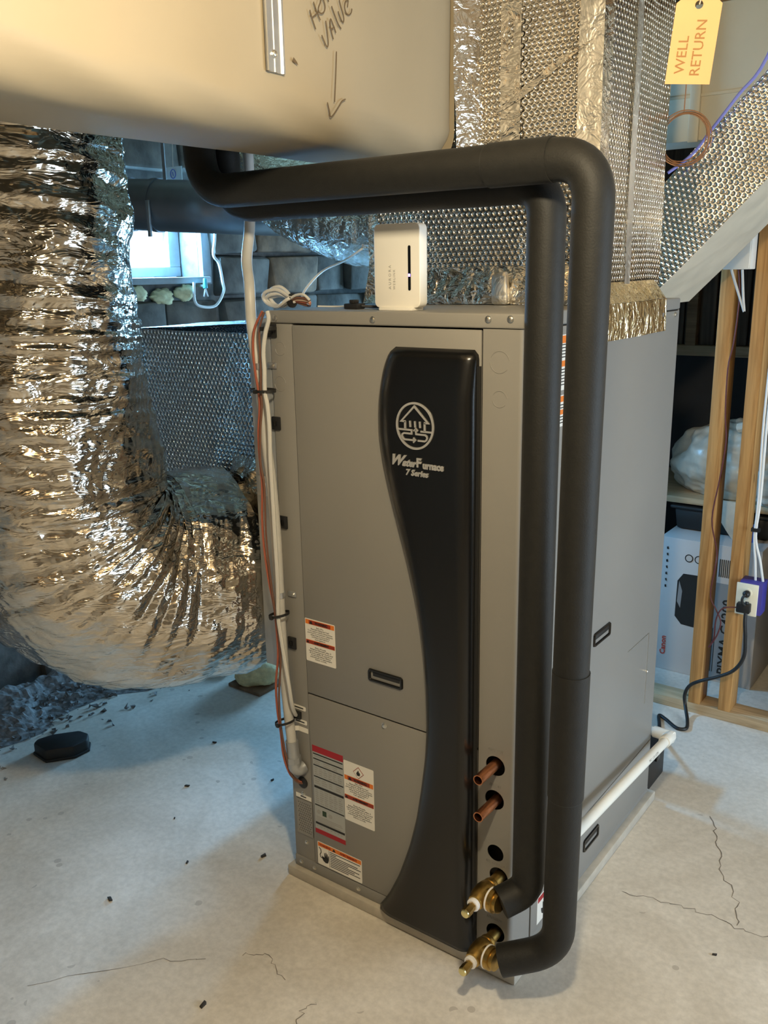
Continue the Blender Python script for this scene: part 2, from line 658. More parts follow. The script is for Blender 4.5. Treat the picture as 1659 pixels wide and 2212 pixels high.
def folds(p, seed, count, freq, along=None, spread=0.5, warp=0.6):
    """sum of warped triangle waves: continuous creased facets; `along` is the preferred wave direction"""
    rng = np.random.RandomState(seed)
    h = 0
    for k in range(count):
        d = rng.normal(size=3)
        if along is not None:
            d = d * spread + np.array(along) * 1.0
        d /= np.linalg.norm(d)
        fr = freq * rng.uniform(0.6, 1.7)
        ph = (p @ d) * fr + warp * fbm(p * freq * 0.22, seed + 31 * k, 2) + rng.uniform(0, 9)
        t = np.abs((ph % 1.0) * 2 - 1)
        amp = 0.5 + 0.5 * vnoise(p * freq * 0.13, seed + 77 + k)
        h = h + (t - 0.5) * amp / fr * freq
    return h / count


def grid_mesh(name, V, nu, nv, closed_v=False, UV=None):
    """V: (nu*nv,3) row major"""
    me = bpy.data.meshes.new(name)
    iu = np.arange(nu - 1)[:, None]
    nvv = nv if closed_v else nv - 1
    iv = np.arange(nvv)[None, :]
    iv2 = (iv + 1) % nv
    a = iu * nv + iv
    b = iu * nv + iv2
    c = (iu + 1) * nv + iv2
    d = (iu + 1) * nv + iv
    F = np.stack([a, b, c, d], -1).reshape(-1, 4)
    me.vertices.add(len(V))
    me.vertices.foreach_set('co', V.astype(np.float32).ravel())
    me.loops.add(F.size)
    me.loops.foreach_set('vertex_index', F.astype(np.int32).ravel())
    me.polygons.add(len(F))
    me.polygons.foreach_set('loop_start', (np.arange(len(F)) * 4).astype(np.int32))
    me.polygons.foreach_set('use_smooth', [True] * len(F))
    me.update(calc_edges=True)
    if UV is not None:
        l = me.uv_layers.new(name='UVMap')
        l.data.foreach_set('uv', UV[F.ravel()].astype(np.float32).ravel())
    me.validate()
    return me


def foil_tube(name, pts, r, mat, parent=None, nseg=200, nth=160, amp=0.012, freq=26, seed=1, squash=None, along_wave=1.0, big=0.02, fine=0.004, crum=0.0):
    """wrapped duct: rings along a path with real creases running around it"""
    P = [Vector(p) for p in pts]
    # resample
    L = [0]
    for a, b in zip(P, P[1:]):
        L.append(L[-1] + (b - a).length)
    s = np.linspace(0, L[-1], nseg)
    A = np.array([tuple(p) for p in P])
    C = np.stack([np.interp(s, L, A[:, i]) for i in range(3)], 1)
    for _ in range(3):
        C[1:-1] = (C[:-2] + 2 * C[1:-1] + C[2:]) / 4
    T = np.gradient(C, axis=0)
    T /= np.linalg.norm(T, axis=1)[:, None]
    up = np.array([0, 1.0, 0.2])
    N = np.zeros_like(C)
    n = up - T[0] * (up @ T[0])
    for i in range(nseg):
        n = n - T[i] * (n @ T[i])
        n /= np.linalg.norm(n)
        N[i] = n
    B = np.cross(T, N)
    th = np.linspace(0, 2 * PI, nth, endpoint=False)
    rr = np.interp(s, np.linspace(0, L[-1], len(r)), r) if isinstance(r, (list, tuple)) else np.full(nseg, r)
    ct, sn = np.cos(th), np.sin(th)
    q = np.stack([np.repeat(s, nth), np.tile(ct, nseg) * np.repeat(rr, nth), np.tile(sn, nseg) * np.repeat(rr, nth)], 1)
    h = amp * 2.0 * folds(q * np.array([1, 0.22, 0.22]), seed, 6, freq, (along_wave, 0, 0), 0.55, 1.9)
    h += crum * 2.0 * folds(q, seed + 50, 6, 8.5, (0.6, 0, 0), 0.8, 1.3)
    h += fine * 2.0 * folds(q, seed + 5, 6, freq * 2.6, None, 1, 0.7)
    h += big * fbm(q * 4.2, seed + 9, 2) * 0.5
    R = np.repeat(rr, nth) + h
    D = N.repeat(nth, 0) * np.tile(ct, nseg)[:, None] + B.repeat(nth, 0) * np.tile(sn, nseg)[:, None]
    V = C.repeat(nth, 0) + D * R[:, None]
    UV = np.stack([np.tile(th, nseg) * np.mean(rr), np.repeat(s, nth)], 1)
    me = grid_mesh(name, V, nseg, nth, True, UV)
    return link(name, me, mat, parent)


def foil_sheet(name, o, u, v, nrm, mat, parent=None, step=0.012, amp=0.004, freq=9, seed=3, along=None, vec=0.004, spread=0.5):
    """one wrapped duct side: a dense creased sheet spanned by u, v with normal nrm"""
    o, u, v, nrm = (np.array(x, float) for x in (o, u, v, nrm))
    lu, lv = np.linalg.norm(u), np.linalg.norm(v)
    nu, nv = max(4, int(lu / step)), max(4, int(lv / step))
    a, b = np.meshgrid(np.linspace(0, 1, nu), np.linspace(0, 1, nv), indexing='ij')
    a, b = a.ravel(), b.ravel()
    V = o + a[:, None] * u + b[:, None] * v
    ed = np.minimum.reduce([a * lu, (1 - a) * lu, b * lv, (1 - b) * lv])
    fade = np.clip(ed / 0.03, 0, 1)
    h = amp * 2 * folds(V, seed, 7, freq, along, spread, 0.9) + amp * 1.2 * fbm(V * 5, seed + 3, 2)
    V2 = V + nrm * (h * fade)[:, None]
    V2 += vec * np.stack([vnoise(V * 7, 5), vnoise(V * 7, 6), vnoise(V * 7, 7)], 1)
    UV = np.stack([a * lu, b * lv], 1)
    me = grid_mesh(name, V2, nu, nv, False, UV)
    return link(name, me, mat, parent)


# ================================================================ SETTING
tag(MB().box(-2.7, 3.2, -3.4, 4.3, -0.12, 0.0).build('floor', 'concrete', org=(0, 0, 0)), kind='structure')
flo = bpy.data.objects['floor']


def crack(pts, wd):
    rng = random.Random(len(pts) * 7 + int(abs(pts[0][0]) * 100))
    P = []
    for a, b in zip(pts, pts[1:]):
        for k in range(7):
            t = k / 7
            P.append((a[0] + (b[0] - a[0]) * t + rng.uniform(-.008, .008), a[1] + (b[1] - a[1]) * t + rng.uniform(-.008, .008)))
    P.append(pts[-1])
    m = MB()
    vs, fs = [], []
    for i, p in enumerate(P):
        q = P[min(i + 1, len(P) - 1)]
        r_ = P[max(i - 1, 0)]
        d = Vector((q[0] - r_[0], q[1] - r_[1])).normalized()
        ww = wd * rng.uniform(0.4, 1.2)
        vs += [(p[0] - d.y * ww, p[1] + d.x * ww, 0.0004), (p[0] + d.y * ww, p[1] - d.x * ww, 0.0004)]
        if i:
            fs.append((2 * i - 2, 2 * i - 1, 2 * i + 1, 2 * i))
    m.add(vs, fs)
    m.build('crack', 'crack_dark', flo, smooth=False)


crack([(0.175, 0.90), (0.235, 0.80), (0.27, 0.68), (0.355, 0.56), (0.375, 0.47)], 0.0014)
crack([(0.10, 0.43), (0.19, 0.45), (0.30, 0.47), (0.40, 0.46), (0.52, 0.49)], 0.0013)
crack([(-0.56, -0.30), (-0.50, -0.27), (-0.42, -0.30)], 0.0010)
crack([(-0.90, -0.65), (-0.70, -0.42), (-0.62, -0.36)], 0.0008)
crack([(-0.30, -0.42), (-0.33, -0.36), (-0.32, -0.31)], 0.0009)

# ceiling: subfloor panels above joists
ceil = empty('ceiling', (0, 0, 2.3), kind='structure')
m = MB().box(-2.7, 3.2, -3.4, 4.3, 2.46, 2.50)
m.build('subfloor_panel', 'subfloor', ceil)
for k in range(13):
    y = -3.1 + k * 0.58
    MB().box(-2.65, 3.15, y, y + 0.04, 2.30, 2.46).build('joist', 'joist_wood', ceil, bevel=0.002)


def wall_hole(name, mat, axis, p, thick, a0, a1, z0, z1, holes):
    """wall with rectangular window openings; axis 'x' means the wall lies in a plane x = p"""
    root = empty(name, (p if axis == 'x' else (a0 + a1) / 2, p if axis == 'y' else (a0 + a1) / 2, 0), kind='structure')
    m = MB()

    def bx(u0, u1, w0, w1):
        if u1 - u0 < 1e-4 or w1 - w0 < 1e-4:
            return
        if axis == 'x':
            m.box(min(p, p + thick), max(p, p + thick), u0, u1, w0, w1)
        else:
            m.box(u0, u1, min(p, p + thick), max(p, p + thick), w0, w1)
    if not holes:
        bx(a0, a1, z0, z1)
    for (h0, h1, g0, g1) in holes:
        bx(a0, h0, z0, z1)
        bx(h1, a1, z0, z1)
        bx(h0, h1, z0, g0)
        bx(h0, h1, g1, z1)
    m.build('wall_face', mat, root, smooth=False)
    return root


wl = wall_hole('wall_left', 'mortar', 'x', -2.22, -0.3, -3.4, 4.3, 0, 2.46, [(0.66, 1.24, 1.56, 1.90)])
wb = wall_hole('wall_back', 'stone', 'y', 4.0, 0.3, -2.5, 3.2, 0, 2.46, [(-2.0, -1.1, 0.4, 1.7)])
wr = wall_hole('wall_right', 'plain_wall', 'x', 3.0, 0.2, -3.4, 4.3, 0, 2.46, [(-0.2, 1.4, 0.45, 1.45)])
wf = wall_hole('wall_front', 'plain_wall', 'y', -3.2, -0.2, -2.5, 3.2, 0, 2.46, [])
# stones of the old foundation wall, proud of the mortar
rs = random.Random(11)
z = 0.02
while z < 2.2:
    hgt = rs.uniform(0.11, 0.19)
    y = 0.15 + rs.uniform(0, 0.2)
    while y < 3.9:
        ln = rs.uniform(0.18, 0.42)
        if not (y + ln > 0.64 and y < 1.26 and z + hgt > 1.5 and z < 1.92):
            d = rs.uniform(0.02, 0.07)
            mb = MB().box(-2.24, -2.22 + d, y, y + ln - 0.018, z, z + hgt - 0.018)
            mb.v = [(a + (rs.uniform(-.012, .012)), b + rs.uniform(-.014, .014), c + rs.uniform(-.012, .012)) for a, b, c in mb.v]
            mb.build('stone', rs.choice(['stone', 'stone', 'stone_brown']), wl, bevel=0.014)
        y += ln
    z += hgt

# window_1, the small basement window seen beside the foil duct
w1 = empty('window_1', (-2.36, 0.95, 1.56), kind='structure')
fr = MB()
fr.box(-2.37, -2.33, 0.665, 1.235, 1.565, 1.605).box(-2.37, -2.33, 0.665, 1.235, 1.86, 1.895)
fr.box(-2.37, -2.33, 0.665, 0.705, 1.605, 1.86).box(-2.37, -2.33, 1.175, 1.235, 1.605, 1.86)
fr.build('window_frame', 'window_paint', w1, bevel=0.003)
MB().box(-2.345, -2.17, 0.64, 1.26, 1.535, 1.562).build('window_sill', 'window_paint', w1, bevel=0.004)
MB().box(-2.225, -2.195, 1.24, 1.29, 1.53, 1.93).build('window_casing', 'window_paint', w1, bevel=0.003)
MB().box(-2.37, -2.364, 0.70, 1.18, 1.60, 1.865).build('pane', 'window_sky', w1)
for nm, bx, ax in (('window_2', (-2.0, -1.1, 4.0, 0.4, 1.7), 'y'), ('window_3', (-0.2, 1.4, 3.0, 0.45, 1.45), 'x')):
    a0, a1, p, z0, z1 = bx
    r_ = empty(nm, ((a0 + a1) / 2, p + 0.08, z0) if ax == 'y' else (p + 0.06, (a0 + a1) / 2, z0), kind='structure')
    m = MB()
    g = MB()

    def bb(mm, u0, u1, d0, d1, w0, w1):
        mm.box(u0, u1, p + d0, p + d1, w0, w1) if ax == 'y' else mm.box(p + d0, p + d1, u0, u1, w0, w1)
    bb(m, a0, a1, 0.02, 0.08, z0, z0 + 0.05)
    bb(m, a0, a1, 0.02, 0.08, z1 - 0.05, z1)
    bb(m, a0, a0 + 0.05, 0.02, 0.08, z0 + 0.05, z1 - 0.05)
    bb(m, a1 - 0.05, a1, 0.02, 0.08, z0 + 0.05, z1 - 0.05)
    bb(g, a0 + 0.05, a1 - 0.05, 0.07, 0.076, z0 + 0.05, z1 - 0.05)
    m.build('window_frame', 'window_paint', r_, bevel=0.003)
    g.build('pane', 'window_sky', r_)

# partition behind the stud frame: dark lower wall, old boards above
wp = empty('wall_partition', (0.8, 2.9, 0), kind='structure')
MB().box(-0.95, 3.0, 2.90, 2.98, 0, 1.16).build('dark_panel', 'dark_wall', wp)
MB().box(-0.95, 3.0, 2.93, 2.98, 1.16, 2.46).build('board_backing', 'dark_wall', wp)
MB().box(-0.95, 3.0, 2.865, 2.93, 1.15, 1.20).build('ledge', 'pine_plate', wp, bevel=0.003)
for k in range(22):
    x = -0.94 + k * 0.15
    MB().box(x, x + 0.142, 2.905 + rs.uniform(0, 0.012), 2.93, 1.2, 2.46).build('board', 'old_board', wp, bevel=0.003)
for k in range(5):
    x = -0.62 + k * 0.6
    MB().box(x, x + 0.05, 2.86, 2.905, 1.2, 2.46).build('batten', 'joist_wood', wp, bevel=0.003)

MB().box(-0.98, -0.95, 1.62, 2.90, 0, 2.46).build('back_light_block', 'dark_wall', wp)  # unseen panel added to keep back-window light off the things behind the studs
# open stud frame
ws = empty('wall_studs', (0.3, 1.545, 0), kind='structure')
MB().box(-0.75, 2.95, 1.50, 1.589, 0, 0.038).build('bottom_plate', 'pine_plate', ws, bevel=0.002)
MB().box(-0.75, 2.95, 1.50, 1.589, 2.262, 2.30).build('top_plate', 'pine_plate', ws, bevel=0.002)
MB().box(0.47, 2.95, 1.592, 1.604, 0.0, 2.30).build('side_light_block', 'plain_wall', ws)  # out-of-view sheet added to block side-window daylight from the space behind
stud0 = None
for x in (-0.082, 0.024, 0.45, 0.86, 1.27):
    if stud0 is None:
        stud0 = MB().box(x, x + 0.042, 1.50, 1.589, 0.038, 2.262).build('stud', 'pine', ws, bevel=0.002, org=(x, 1.5, 0.038))
        sx0 = x
    else:
        o = stud0.copy()
        COL.objects.link(o)
        o.parent = ws
        o.location = stud0.location + Vector((x - sx0, 0, 0))

# ================================================================ HEAT PUMP CABINET
XL, YB, ZB, ZT = -0.65, 0.867, 0.031, 1.4905
hp = empty('heat_pump', (-0.325, 0.43, ZB), 'tall grey geothermal heat pump cabinet with a curved black front cover', 'heat pump')
# core, set back behind the front sheets so the ports have depth
MB().box(XL + 0.002, -0.004, 0.04, YB, ZB, ZT - 0.004).build('cabinet_core', 'cabinet_dark', hp)
# left corner post, front strip and left side
MB().box(XL, -0.582, 0.0, 0.04, ZB, 1.461).build('corner_post', 'cabinet_paint', hp, bevel=0.003)
MB().box(XL - 0.001, XL + 0.003, 0.04, YB, ZB, 1.461).build('side_panel', 'cabinet_paint', hp)
MB().box(XL, -0.0, YB - 0.003, YB + 0.001, ZB, 1.461).build('rear_panel', 'cabinet_paint', hp)
# top cap
MB().box(XL - 0.002, 0.002, -0.002, YB + 0.002, 1.462, ZT).build('top_cap', 'cabinet_paint', hp, bevel=0.004, seg=3)
# front access panels
MB().box(-0.579, -0.0915, -0.004, 0.004, 0.5585, 1.459).build('front_panel', 'cabinet_paint', hp, bevel=0.0025)
MB().box(-0.579, -0.0915, -0.004, 0.004, 0.066, 0.5545).build('front_panel', 'cabinet_paint', hp, bevel=0.0025)
MB().box(XL, -0.088, -0.0025, 0.012, ZB, 0.064).build('base_rail', 'cabinet_paint', hp, bevel=0.002)
# right column: front plate with real ports, rounded corner, side return
ports = [(-0.047, 0.5308, 0.0235), (-0.0479, 0.4473, 0.0235), (-0.0433, 0.3142, 0.0205), (-0.034, 0.2562, 0.0235), (-0.0398, 0.105, 0.0235)]
plate('corner_column', [(-0.089, ZB), (-0.0105, ZB), (-0.0105, 1.461), (-0.089, 1.461)], [circle(x, z, r)[::-1] for x, z, r in ports],
      lambda u, v, w_: Vector((u, 0.001 + w_, v)), 0.002, 'cabinet_paint', hp)
arc = [(-0.0105 + 0.0105 * math.sin(a), 0.0105 - 0.0105 * math.cos(a)) for a in [PI / 2 * k / 6 for k in range(7)]]
poly = arc + [(0.0, 0.09), (-0.004, 0.09), (-0.004, 0.04), (-0.0105, 0.04)]
MB().prism(poly, lambda u, v: (u, v, ZB), (0, 0, 1.461 - ZB)).build('column_return', 'cabinet_paint', hp, angle=60)
# side panels on the right face
MB().box(-0.004, 0.0025, 0.093, YB - 0.004, 0.213, 1.459).build('side_panel', 'cabinet_paint', hp, bevel=0.0015)
MB().box(-0.004, 0.0025, 0.093, YB - 0.004, 0.046, 0.209).build('side_panel', 'cabinet_paint', hp, bevel=0.0015)
MB().box(-0.006, 0.001, 0.09, YB, ZB, 0.05).build('base_rail', 'cabinet_paint', hp)
# small service door outline on the side
sd = MB()
sd.box(0.0024, 0.0034, 0.63, 0.786, 0.577, 0.5785).box(0.0024, 0.0034, 0.785, 0.7865, 0.36, 0.578)
sd.build('service_seam', 'screw_metal', hp)


def screw(parent, p, d, r=0.0055):
    m = MB().lathe(p, d, [(0, r * 1.35), (0.001, r * 1.35), (0.0012, r), (0.0035, r * 0.95), (0.0045, r * 0.6)], 10)
    return m.build('screw', 'screw_metal', parent)


for x, z in [(-0.629, 1.473), (-0.353, 1.474), (-0.077, 1.479), (-0.029, 1.48)]:
    screw(hp, (x, -0.002, z), (0, -1, 0))
for x, z in [(-0.342, 0.54), ]:
    screw(hp, (x, -0.004, z), (0, -1, 0))
for x, z in [(-0.612, 0.259), (-0.608, 0.114)]:
    screw(hp, (x, 0.0, z), (0, -1, 0), 0.0045)
for x, z in [(-0.628, 0.048), (-0.582, 0.048), (-0.435, 0.048)]:
    screw(hp, (x, -0.0025, z), (0, -1, 0), 0.0045)
screw(hp, (0.0025, 0.786, 0.46), (1, 0, 0), 0.004)
screw(hp, (0.002, 0.83, 1.45), (1, 0, 0), 0.005)

# knockouts: stamped circular slits
for x, z, r, y in [(-0.052, 1.399, 0.021, 0.0), (-0.051, 1.328, 0.016, 0.0), (-0.625, 1.325, 0.017, 0.0), (-0.62, 1.405, 0.015, 0.0)]:
    k = MB()
    n = 40
    for a0, a1 in ((0.15, 2.7), (3.2, 5.6)):
        pts = [(x + r * math.cos(a0 + (a1 - a0) * i / n), y - 0.0002, z + r * math.sin(a0 + (a1 - a0) * i / n)) for i in range(n + 1)]
        k.tube(pts, 0.0008, 5)
    k.build('knockout', 'cabinet_paint', hp)

# recessed pull handles
def handle(cx, cz, wd, ht, face):
    def mp(u, v, d):
        return (cx + u, -0.004 - d, cz + v) if face == 'front' else (0.0025 + d, cx + u, cz + v)
    f = MB()
    out = rrect(-wd / 2, wd / 2, -ht / 2, ht / 2, 0.007)
    inn = rrect(-wd / 2 + 0.006, wd / 2 - 0.006, -ht / 2 + 0.005, ht / 2 - 0.005, 0.004)
    n = len(out)
    vs = [mp(u, v, 0) for u, v in out] + [mp(u, v, 0.004) for u, v in [(a * 0.96, b * 0.93) for a, b in out]] + [mp(u, v, 0.004) for u, v in inn] + [mp(u * 0.94, v * 0.85, -0.001) for u, v in inn]
    fs = []
    for rr in range(3):
        for i in range(n):
            j = (i + 1) % n
            fs.append((rr * n + i, rr * n + j, (rr + 1) * n + j, (rr + 1) * n + i))
    fs.append(tuple(3 * n + i for i in range(n)))
    f.add(vs, fs)
    h = f.build('handle', 'gloss_black', hp, angle=50)
    g = MB()
    g.prism([(-wd * 0.36, -ht * 0.05), (wd * 0.40, -ht * 0.05), (wd * 0.40, ht * 0.30), (-wd * 0.36, ht * 0.30)], lambda u, v: mp(u, v, -0.001), Vector(mp(0, 0, 0.0012)) - Vector(mp(0, 0, -0.001)))
    g.build('finger_grip', 'satin_black', h, bevel=0.001)


handle(-0.336, 0.661, 0.100, 0.031, 'front')
handle(0.441, 0.695, 0.104, 0.036, 'side')
handle(0.434, 0.120, 0.098, 0.037, 'side')

# ---------------------------------------------------------------- curved black cover
lz = [1.421, 1.419, 1.395, 1.36, 1.301, 1.242, 1.192, 1.132, 1.062, 0.982, 0.9, 0.828, 0.752, 0.675, 0.584, 0.501, 0.413, 0.334, 0.25, 0.159, 0.085, 0.036]
lx = [-0.293, -0.30, -0.317, -0.327, -0.335, -0.335, -0.328, -0.314, -0.294, -0.27, -0.249, -0.235, -0.226, -0.22, -0.218, -0.223, -0.235, -0.248, -0.269, -0.30, -0.334, -0.366]
NZ, NX = 150, 34
zz = np.linspace(1.421, 0.036, NZ)
left = np.interp(-zz, -np.array(lz), lx)
for _ in range(4):
    left[3:-1] = (left[2:-2] + 2 * left[3:-1] + left[4:]) / 4
right = np.where(zz > 0.2, -0.0945, -0.0945 + (0.2 - zz) * 0.05)
right = np.where(zz > 1.405, right - np.sqrt(np.maximum(0, 1 - np.clip((1.421 - zz) / 0.016, 0, 1) ** 2)) * 0 - (zz - 1.405) ** 2 * 40, right)
V = []
UVc = []
for i in range(NZ):
    for j in range(NX):
        t = 0.5 - 0.5 * math.cos(PI * j / (NX - 1))
        x = left[i] + (right[i] - left[i]) * t
        dl, dr = x - left[i], right[i] - x
        dt, db = 1.421 - zz[i], zz[i] - 0.036
        el = math.sqrt(max(0, 1 - (1 - min(dl / 0.055, 1)) ** 2))
        er = math.sqrt(max(0, 1 - (1 - min(dr / 0.030, 1)) ** 2))
        et = math.sqrt(max(0, 1 - (1 - min(dt / 0.006, 1)) ** 2)) * (0.55 + 0.45 * min(1, dt / 0.09) ** 0.6)
        eb = math.sqrt(max(0, 1 - (1 - min(db / 0.006, 1)) ** 2))
        V.append((x, -0.004 - 0.034 * min(el, 1) * min(er, 1) * et * eb, zz[i]))
cover = link('front_cover', grid_mesh('front_cover', np.array(V), NZ, NX), 'gloss_black', hp)
cover['label'] = 'glossy black curved front cover'
CY = -0.0388  # front of the cover


def fm(cx, cz, y=CY):
    return lambda u, v, w_: Vector((cx + u, y - 0.0006 - w_, cz + v))


# emblem: ring, house, ground line, loop
em = MB()
ex, ez, er_ = -0.2235, 1.2665, 0.0465
ring = [(math.cos(2 * PI * k / 64), math.sin(2 * PI * k / 64)) for k in range(64)]
vs = [(ex + a * er_, CY + 0.0010, ez + b * er_ * 1.05) for a, b in ring] + [(ex + a * er_, CY - 0.0018, ez + b * er_ * 1.05) for a, b in ring] + \
     [(ex + a * (er_ - 0.0045), CY - 0.0018, ez + b * (er_ * 1.05 - 0.0045)) for a, b in ring] + [(ex + a * (er_ - 0.0045), CY + 0.0010, ez + b * (er_ * 1.05 - 0.0045)) for a, b in ring]
em.add(vs, [(r_ * 64 + i, r_ * 64 + (i + 1) % 64, ((r_ + 1) % 4) * 64 + (i + 1) % 64, ((r_ + 1) % 4) * 64 + i) for r_ in range(4) for i in range(64)])


def stroke(mb, pts, wd, y0=CY + 0.001, y1=CY - 0.0016, cx=ex, cz=ez):
    """flat raised stroke along a 2-D polyline on the front"""
    P = [Vector((a, b)) for a, b in pts]
    n = len(P)
    L_, R_ = [], []
    for i in range(n):
        d1 = (P[i] - P[i - 1]).normalized() if i else None
        d2 = (P[i + 1] - P[i]).normalized() if i < n - 1 else None
        d = ((d1 or d2) + (d2 or d1))
        d = d.normalized() if d.length > 1e-6 else (d1 or d2)
        nn = Vector((-d.y, d.x))
        sc = 1 / max(0.5, nn.dot(Vector((-(d1 or d2).y, (d1 or d2).x))))
        L_.append(P[i] + nn * wd / 2 * sc)
        R_.append(P[i] - nn * wd / 2 * sc)
    vs, fs = [], []
    for i in range(n):
        for q, y in ((L_[i], y0), (L_[i], y1), (R_[i], y1), (R_[i], y0)):
            vs.append((cx + q.x, y, cz + q.y))
    for i in range(n - 1):
        for k in range(4):
            k2 = (k + 1) % 4
            fs.append((4 * i + k, 4 * i + k2, 4 * i + 4 + k2, 4 * i + 4 + k))
    fs += [(3, 2, 1, 0), tuple(4 * (n - 1) + k for k in range(4))]
    mb.add(vs, fs)


stroke(em, [(-0.023, 0.008), (-0.0335, 0.008), (-0.001, 0.040), (0.032, 0.008), (0.0225, 0.008)], 0.0042)
stroke(em, [(-0.024, 0.008), (-0.024, -0.008)], 0.0042)
stroke(em, [(0.024, 0.008), (0.024, -0.009)], 0.0042)
for dx in (-0.012, 0.0, 0.012):
    stroke(em, [(dx, 0.010), (dx + 0.001, -0.003)], 0.0038)
stroke(em, [(-0.043, -0.009), (-0.008, -0.009), (-0.008, -0.0165), (-0.027, -0.0165), (-0.031, -0.019), (-0.032, -0.023), (-0.030, -0.027), (-0.026, -0.0295), (-0.002, -0.0295)], 0.0036)
stroke(em, [(-0.004, -0.0245), (0.001, -0.0295), (-0.004, -0.0345)], 0.003)
stroke(em, [(0.043, -0.010), (0.014, -0.010)], 0.0036)
stroke(em, [(0.002, -0.007), (0.003, -0.0165), (0.025, -0.0165), (0.029, -0.019), (0.030, -0.023), (0.028, -0.027), (0.024, -0.0295), (0.007, -0.0295)], 0.0036)
stroke(em, [(-0.003, -0.0105), (0.002, -0.0055), (0.007, -0.0105)], 0.003)
em.build('emblem', 'emblem_silver', cover, smooth=False)
text('lettering', 'W', 0.030, fm(-0.272, 1.191), 'emblem_silver', cover, shear=0.45, ext=0.0012, bold=0.0012)
text('lettering', 'ater', 0.0205, fm(-0.239, 1.1875), 'emblem_silver', cover, shear=0.35, ext=0.0012, bold=0.0010)
text('lettering', 'F', 0.0255, fm(-0.2145, 1.190), 'emblem_silver', cover, ext=0.0012, bold=0.0011)
text('lettering', 'urnace', 0.0205, fm(-0.1795, 1.1865), 'emblem_silver', cover, ext=0.0012, bold=0.0009, sx=0.9)
text('lettering', '7 Series', 0.0175, fm(-0.2195, 1.168), 'emblem_silver', cover, shear=0.15, ext=0.0012, bold=0.0006)
# faint seam across the cover and its side flange
MB().box(-0.0955, -0.0905, -0.012, -0.002, 0.05, 1.39).build('cover_flange', 'satin_black', cover)

# ---------------------------------------------------------------- stickers
FY = -0.0042


def sticker(name, x0, x1, z0, z1, mat, label=None, y=FY, r=0.003):
    m = MB().prism(rrect(x0, x1, z0, z1, r, 3), lambda u, v: (u, y, v), (0, -0.0004, 0))
    o = m.build(name, mat, hp, smooth=False)
    if label:
        o['label'] = label
    return o


def flat(parent, name, mat, x0, x1, z0, z1, y=FY - 0.0005, poly=None):
    p = poly or [(x0, z0), (x1, z0), (x1, z1), (x0, z1)]
    return MB().prism(p, lambda u, v: (u, y, v), (0, -0.0003, 0)).build(name, mat, parent, smooth=False)


EN = "Risk of Fire\nFlammable Refrigerant Used.\nTo be repaired only by trained service\npersonnel. Do not puncture refrigerant\ntubing. Dispose of properly in\naccordance with federal or\nlocal regulations."
FRT = "Risque d'incendie\nRéfrigérant inflammable utilisé. À\nréparer uniquement par du personnel\nde service qualifié. Ne pas perforer\nles tubes frigorifiques. Éliminer\nconformément à la réglementation\nfédérale ou locale."


def band(parent, x0, x1, z0, z1, word, size):
    flat(parent, 'header_band', 'label_orange', x0, x1, z0, z1)
    wd = len(word) * size * 0.36 + 0.010
    cx, cz = (x0 + x1) / 2, (z0 + z1) / 2
    flat(parent, 'header_block', 'label_brick', cx - wd, cx + wd, z0 + 0.001, z1 - 0.001, FY - 0.0009)
    t = size * 0.55
    flat(parent, 'alert_triangle', 'ink_black', 0, 0, 0, 0, FY - 0.0013, [(cx - wd + 0.002, cz - t * .8), (cx - wd + 0.002 + 2 * t, cz - t * .8), (cx - wd + 0.002 + t, cz + t)])
    text('header_text', word, size, lambda u, v, w_: Vector((cx + t + u, FY - 0.0014 - w_, cz + v)), 'ink_black', parent, bold=0.0002, sx=0.86)


def body_text(parent, s, cx, cz, size, line=0.95, sx=0.92, align='CENTER'):
    text('small_print', s, size, lambda u, v, w_: Vector((cx + u, FY - 0.0006 - w_, cz + v)), 'ink_black', parent, ext=0.0001, line=line, res=1, sx=sx, align=align)


l1 = sticker('warning_label', -0.577, -0.483, 0.648, 0.760, 'label_white', 'white and orange warning sticker above the lower panel')
band(l1, -0.575, -0.485, 0.746, 0.7575, 'WARNING', 0.0095)
body_text(l1, EN, -0.530, 0.7245, 0.0054)
band(l1, -0.575, -0.485, 0.6945, 0.705, 'AVERTISSEMENT', 0.0075)
body_text(l1, FRT, -0.530, 0.6715, 0.0054)

l2 = sticker('rating_label', -0.571, -0.471, 0.163, 0.417, 'label_silver', 'silver rating plate with dark red bands')
flat(l2, 'red_band', 'label_red', -0.571, -0.471, 0.399, 0.417)
flat(l2, 'red_band', 'label_red', -0.571, -0.471, 0.163, 0.176)
for z0, hh in [(0.392, 0.003), (0.378, 0.003), (0.360, 0.003), (0.3275, 0.003), (0.296, 0.0065), (0.245, 0.003), (0.190, 0.006)]:
    flat(l2, 'ruled_line', 'ink_black', -0.569, -0.473, z0, z0 + hh)
rl = random.Random(3)
for z0, z1, cols in [(0.381, 0.3915, 1), (0.363, 0.377, 3), (0.332, 0.358, 6), (0.304, 0.326, 4), (0.250, 0.294, 6), (0.178, 0.189, 8)]:
    for c_ in range(cols):
        xa = -0.567 + 0.092 * c_ / cols
        nl = max(1, int((z1 - z0) / 0.006))
        for q in range(nl):
            zq = z1 - 0.004 - q * 0.006
            flat(l2, 'print_line', 'grey_print', xa + 0.001, xa + 0.092 / cols * rl.uniform(0.45, 0.85), zq - 0.0012, zq + 0.0012)
flat(l2, 'green_mark', 'label_green', -0.545, -0.532, 0.220, 0.235)
for cx, rr in ((-0.558, 0.006), (-0.519, 0.006)):
    flat(l2, 'approval_mark', 'grey_print', 0, 0, 0, 0, FY - 0.0005, [(cx + a * rr, 0.227 + b * rr) for a, b in circle(0, 0, 1, 14)])
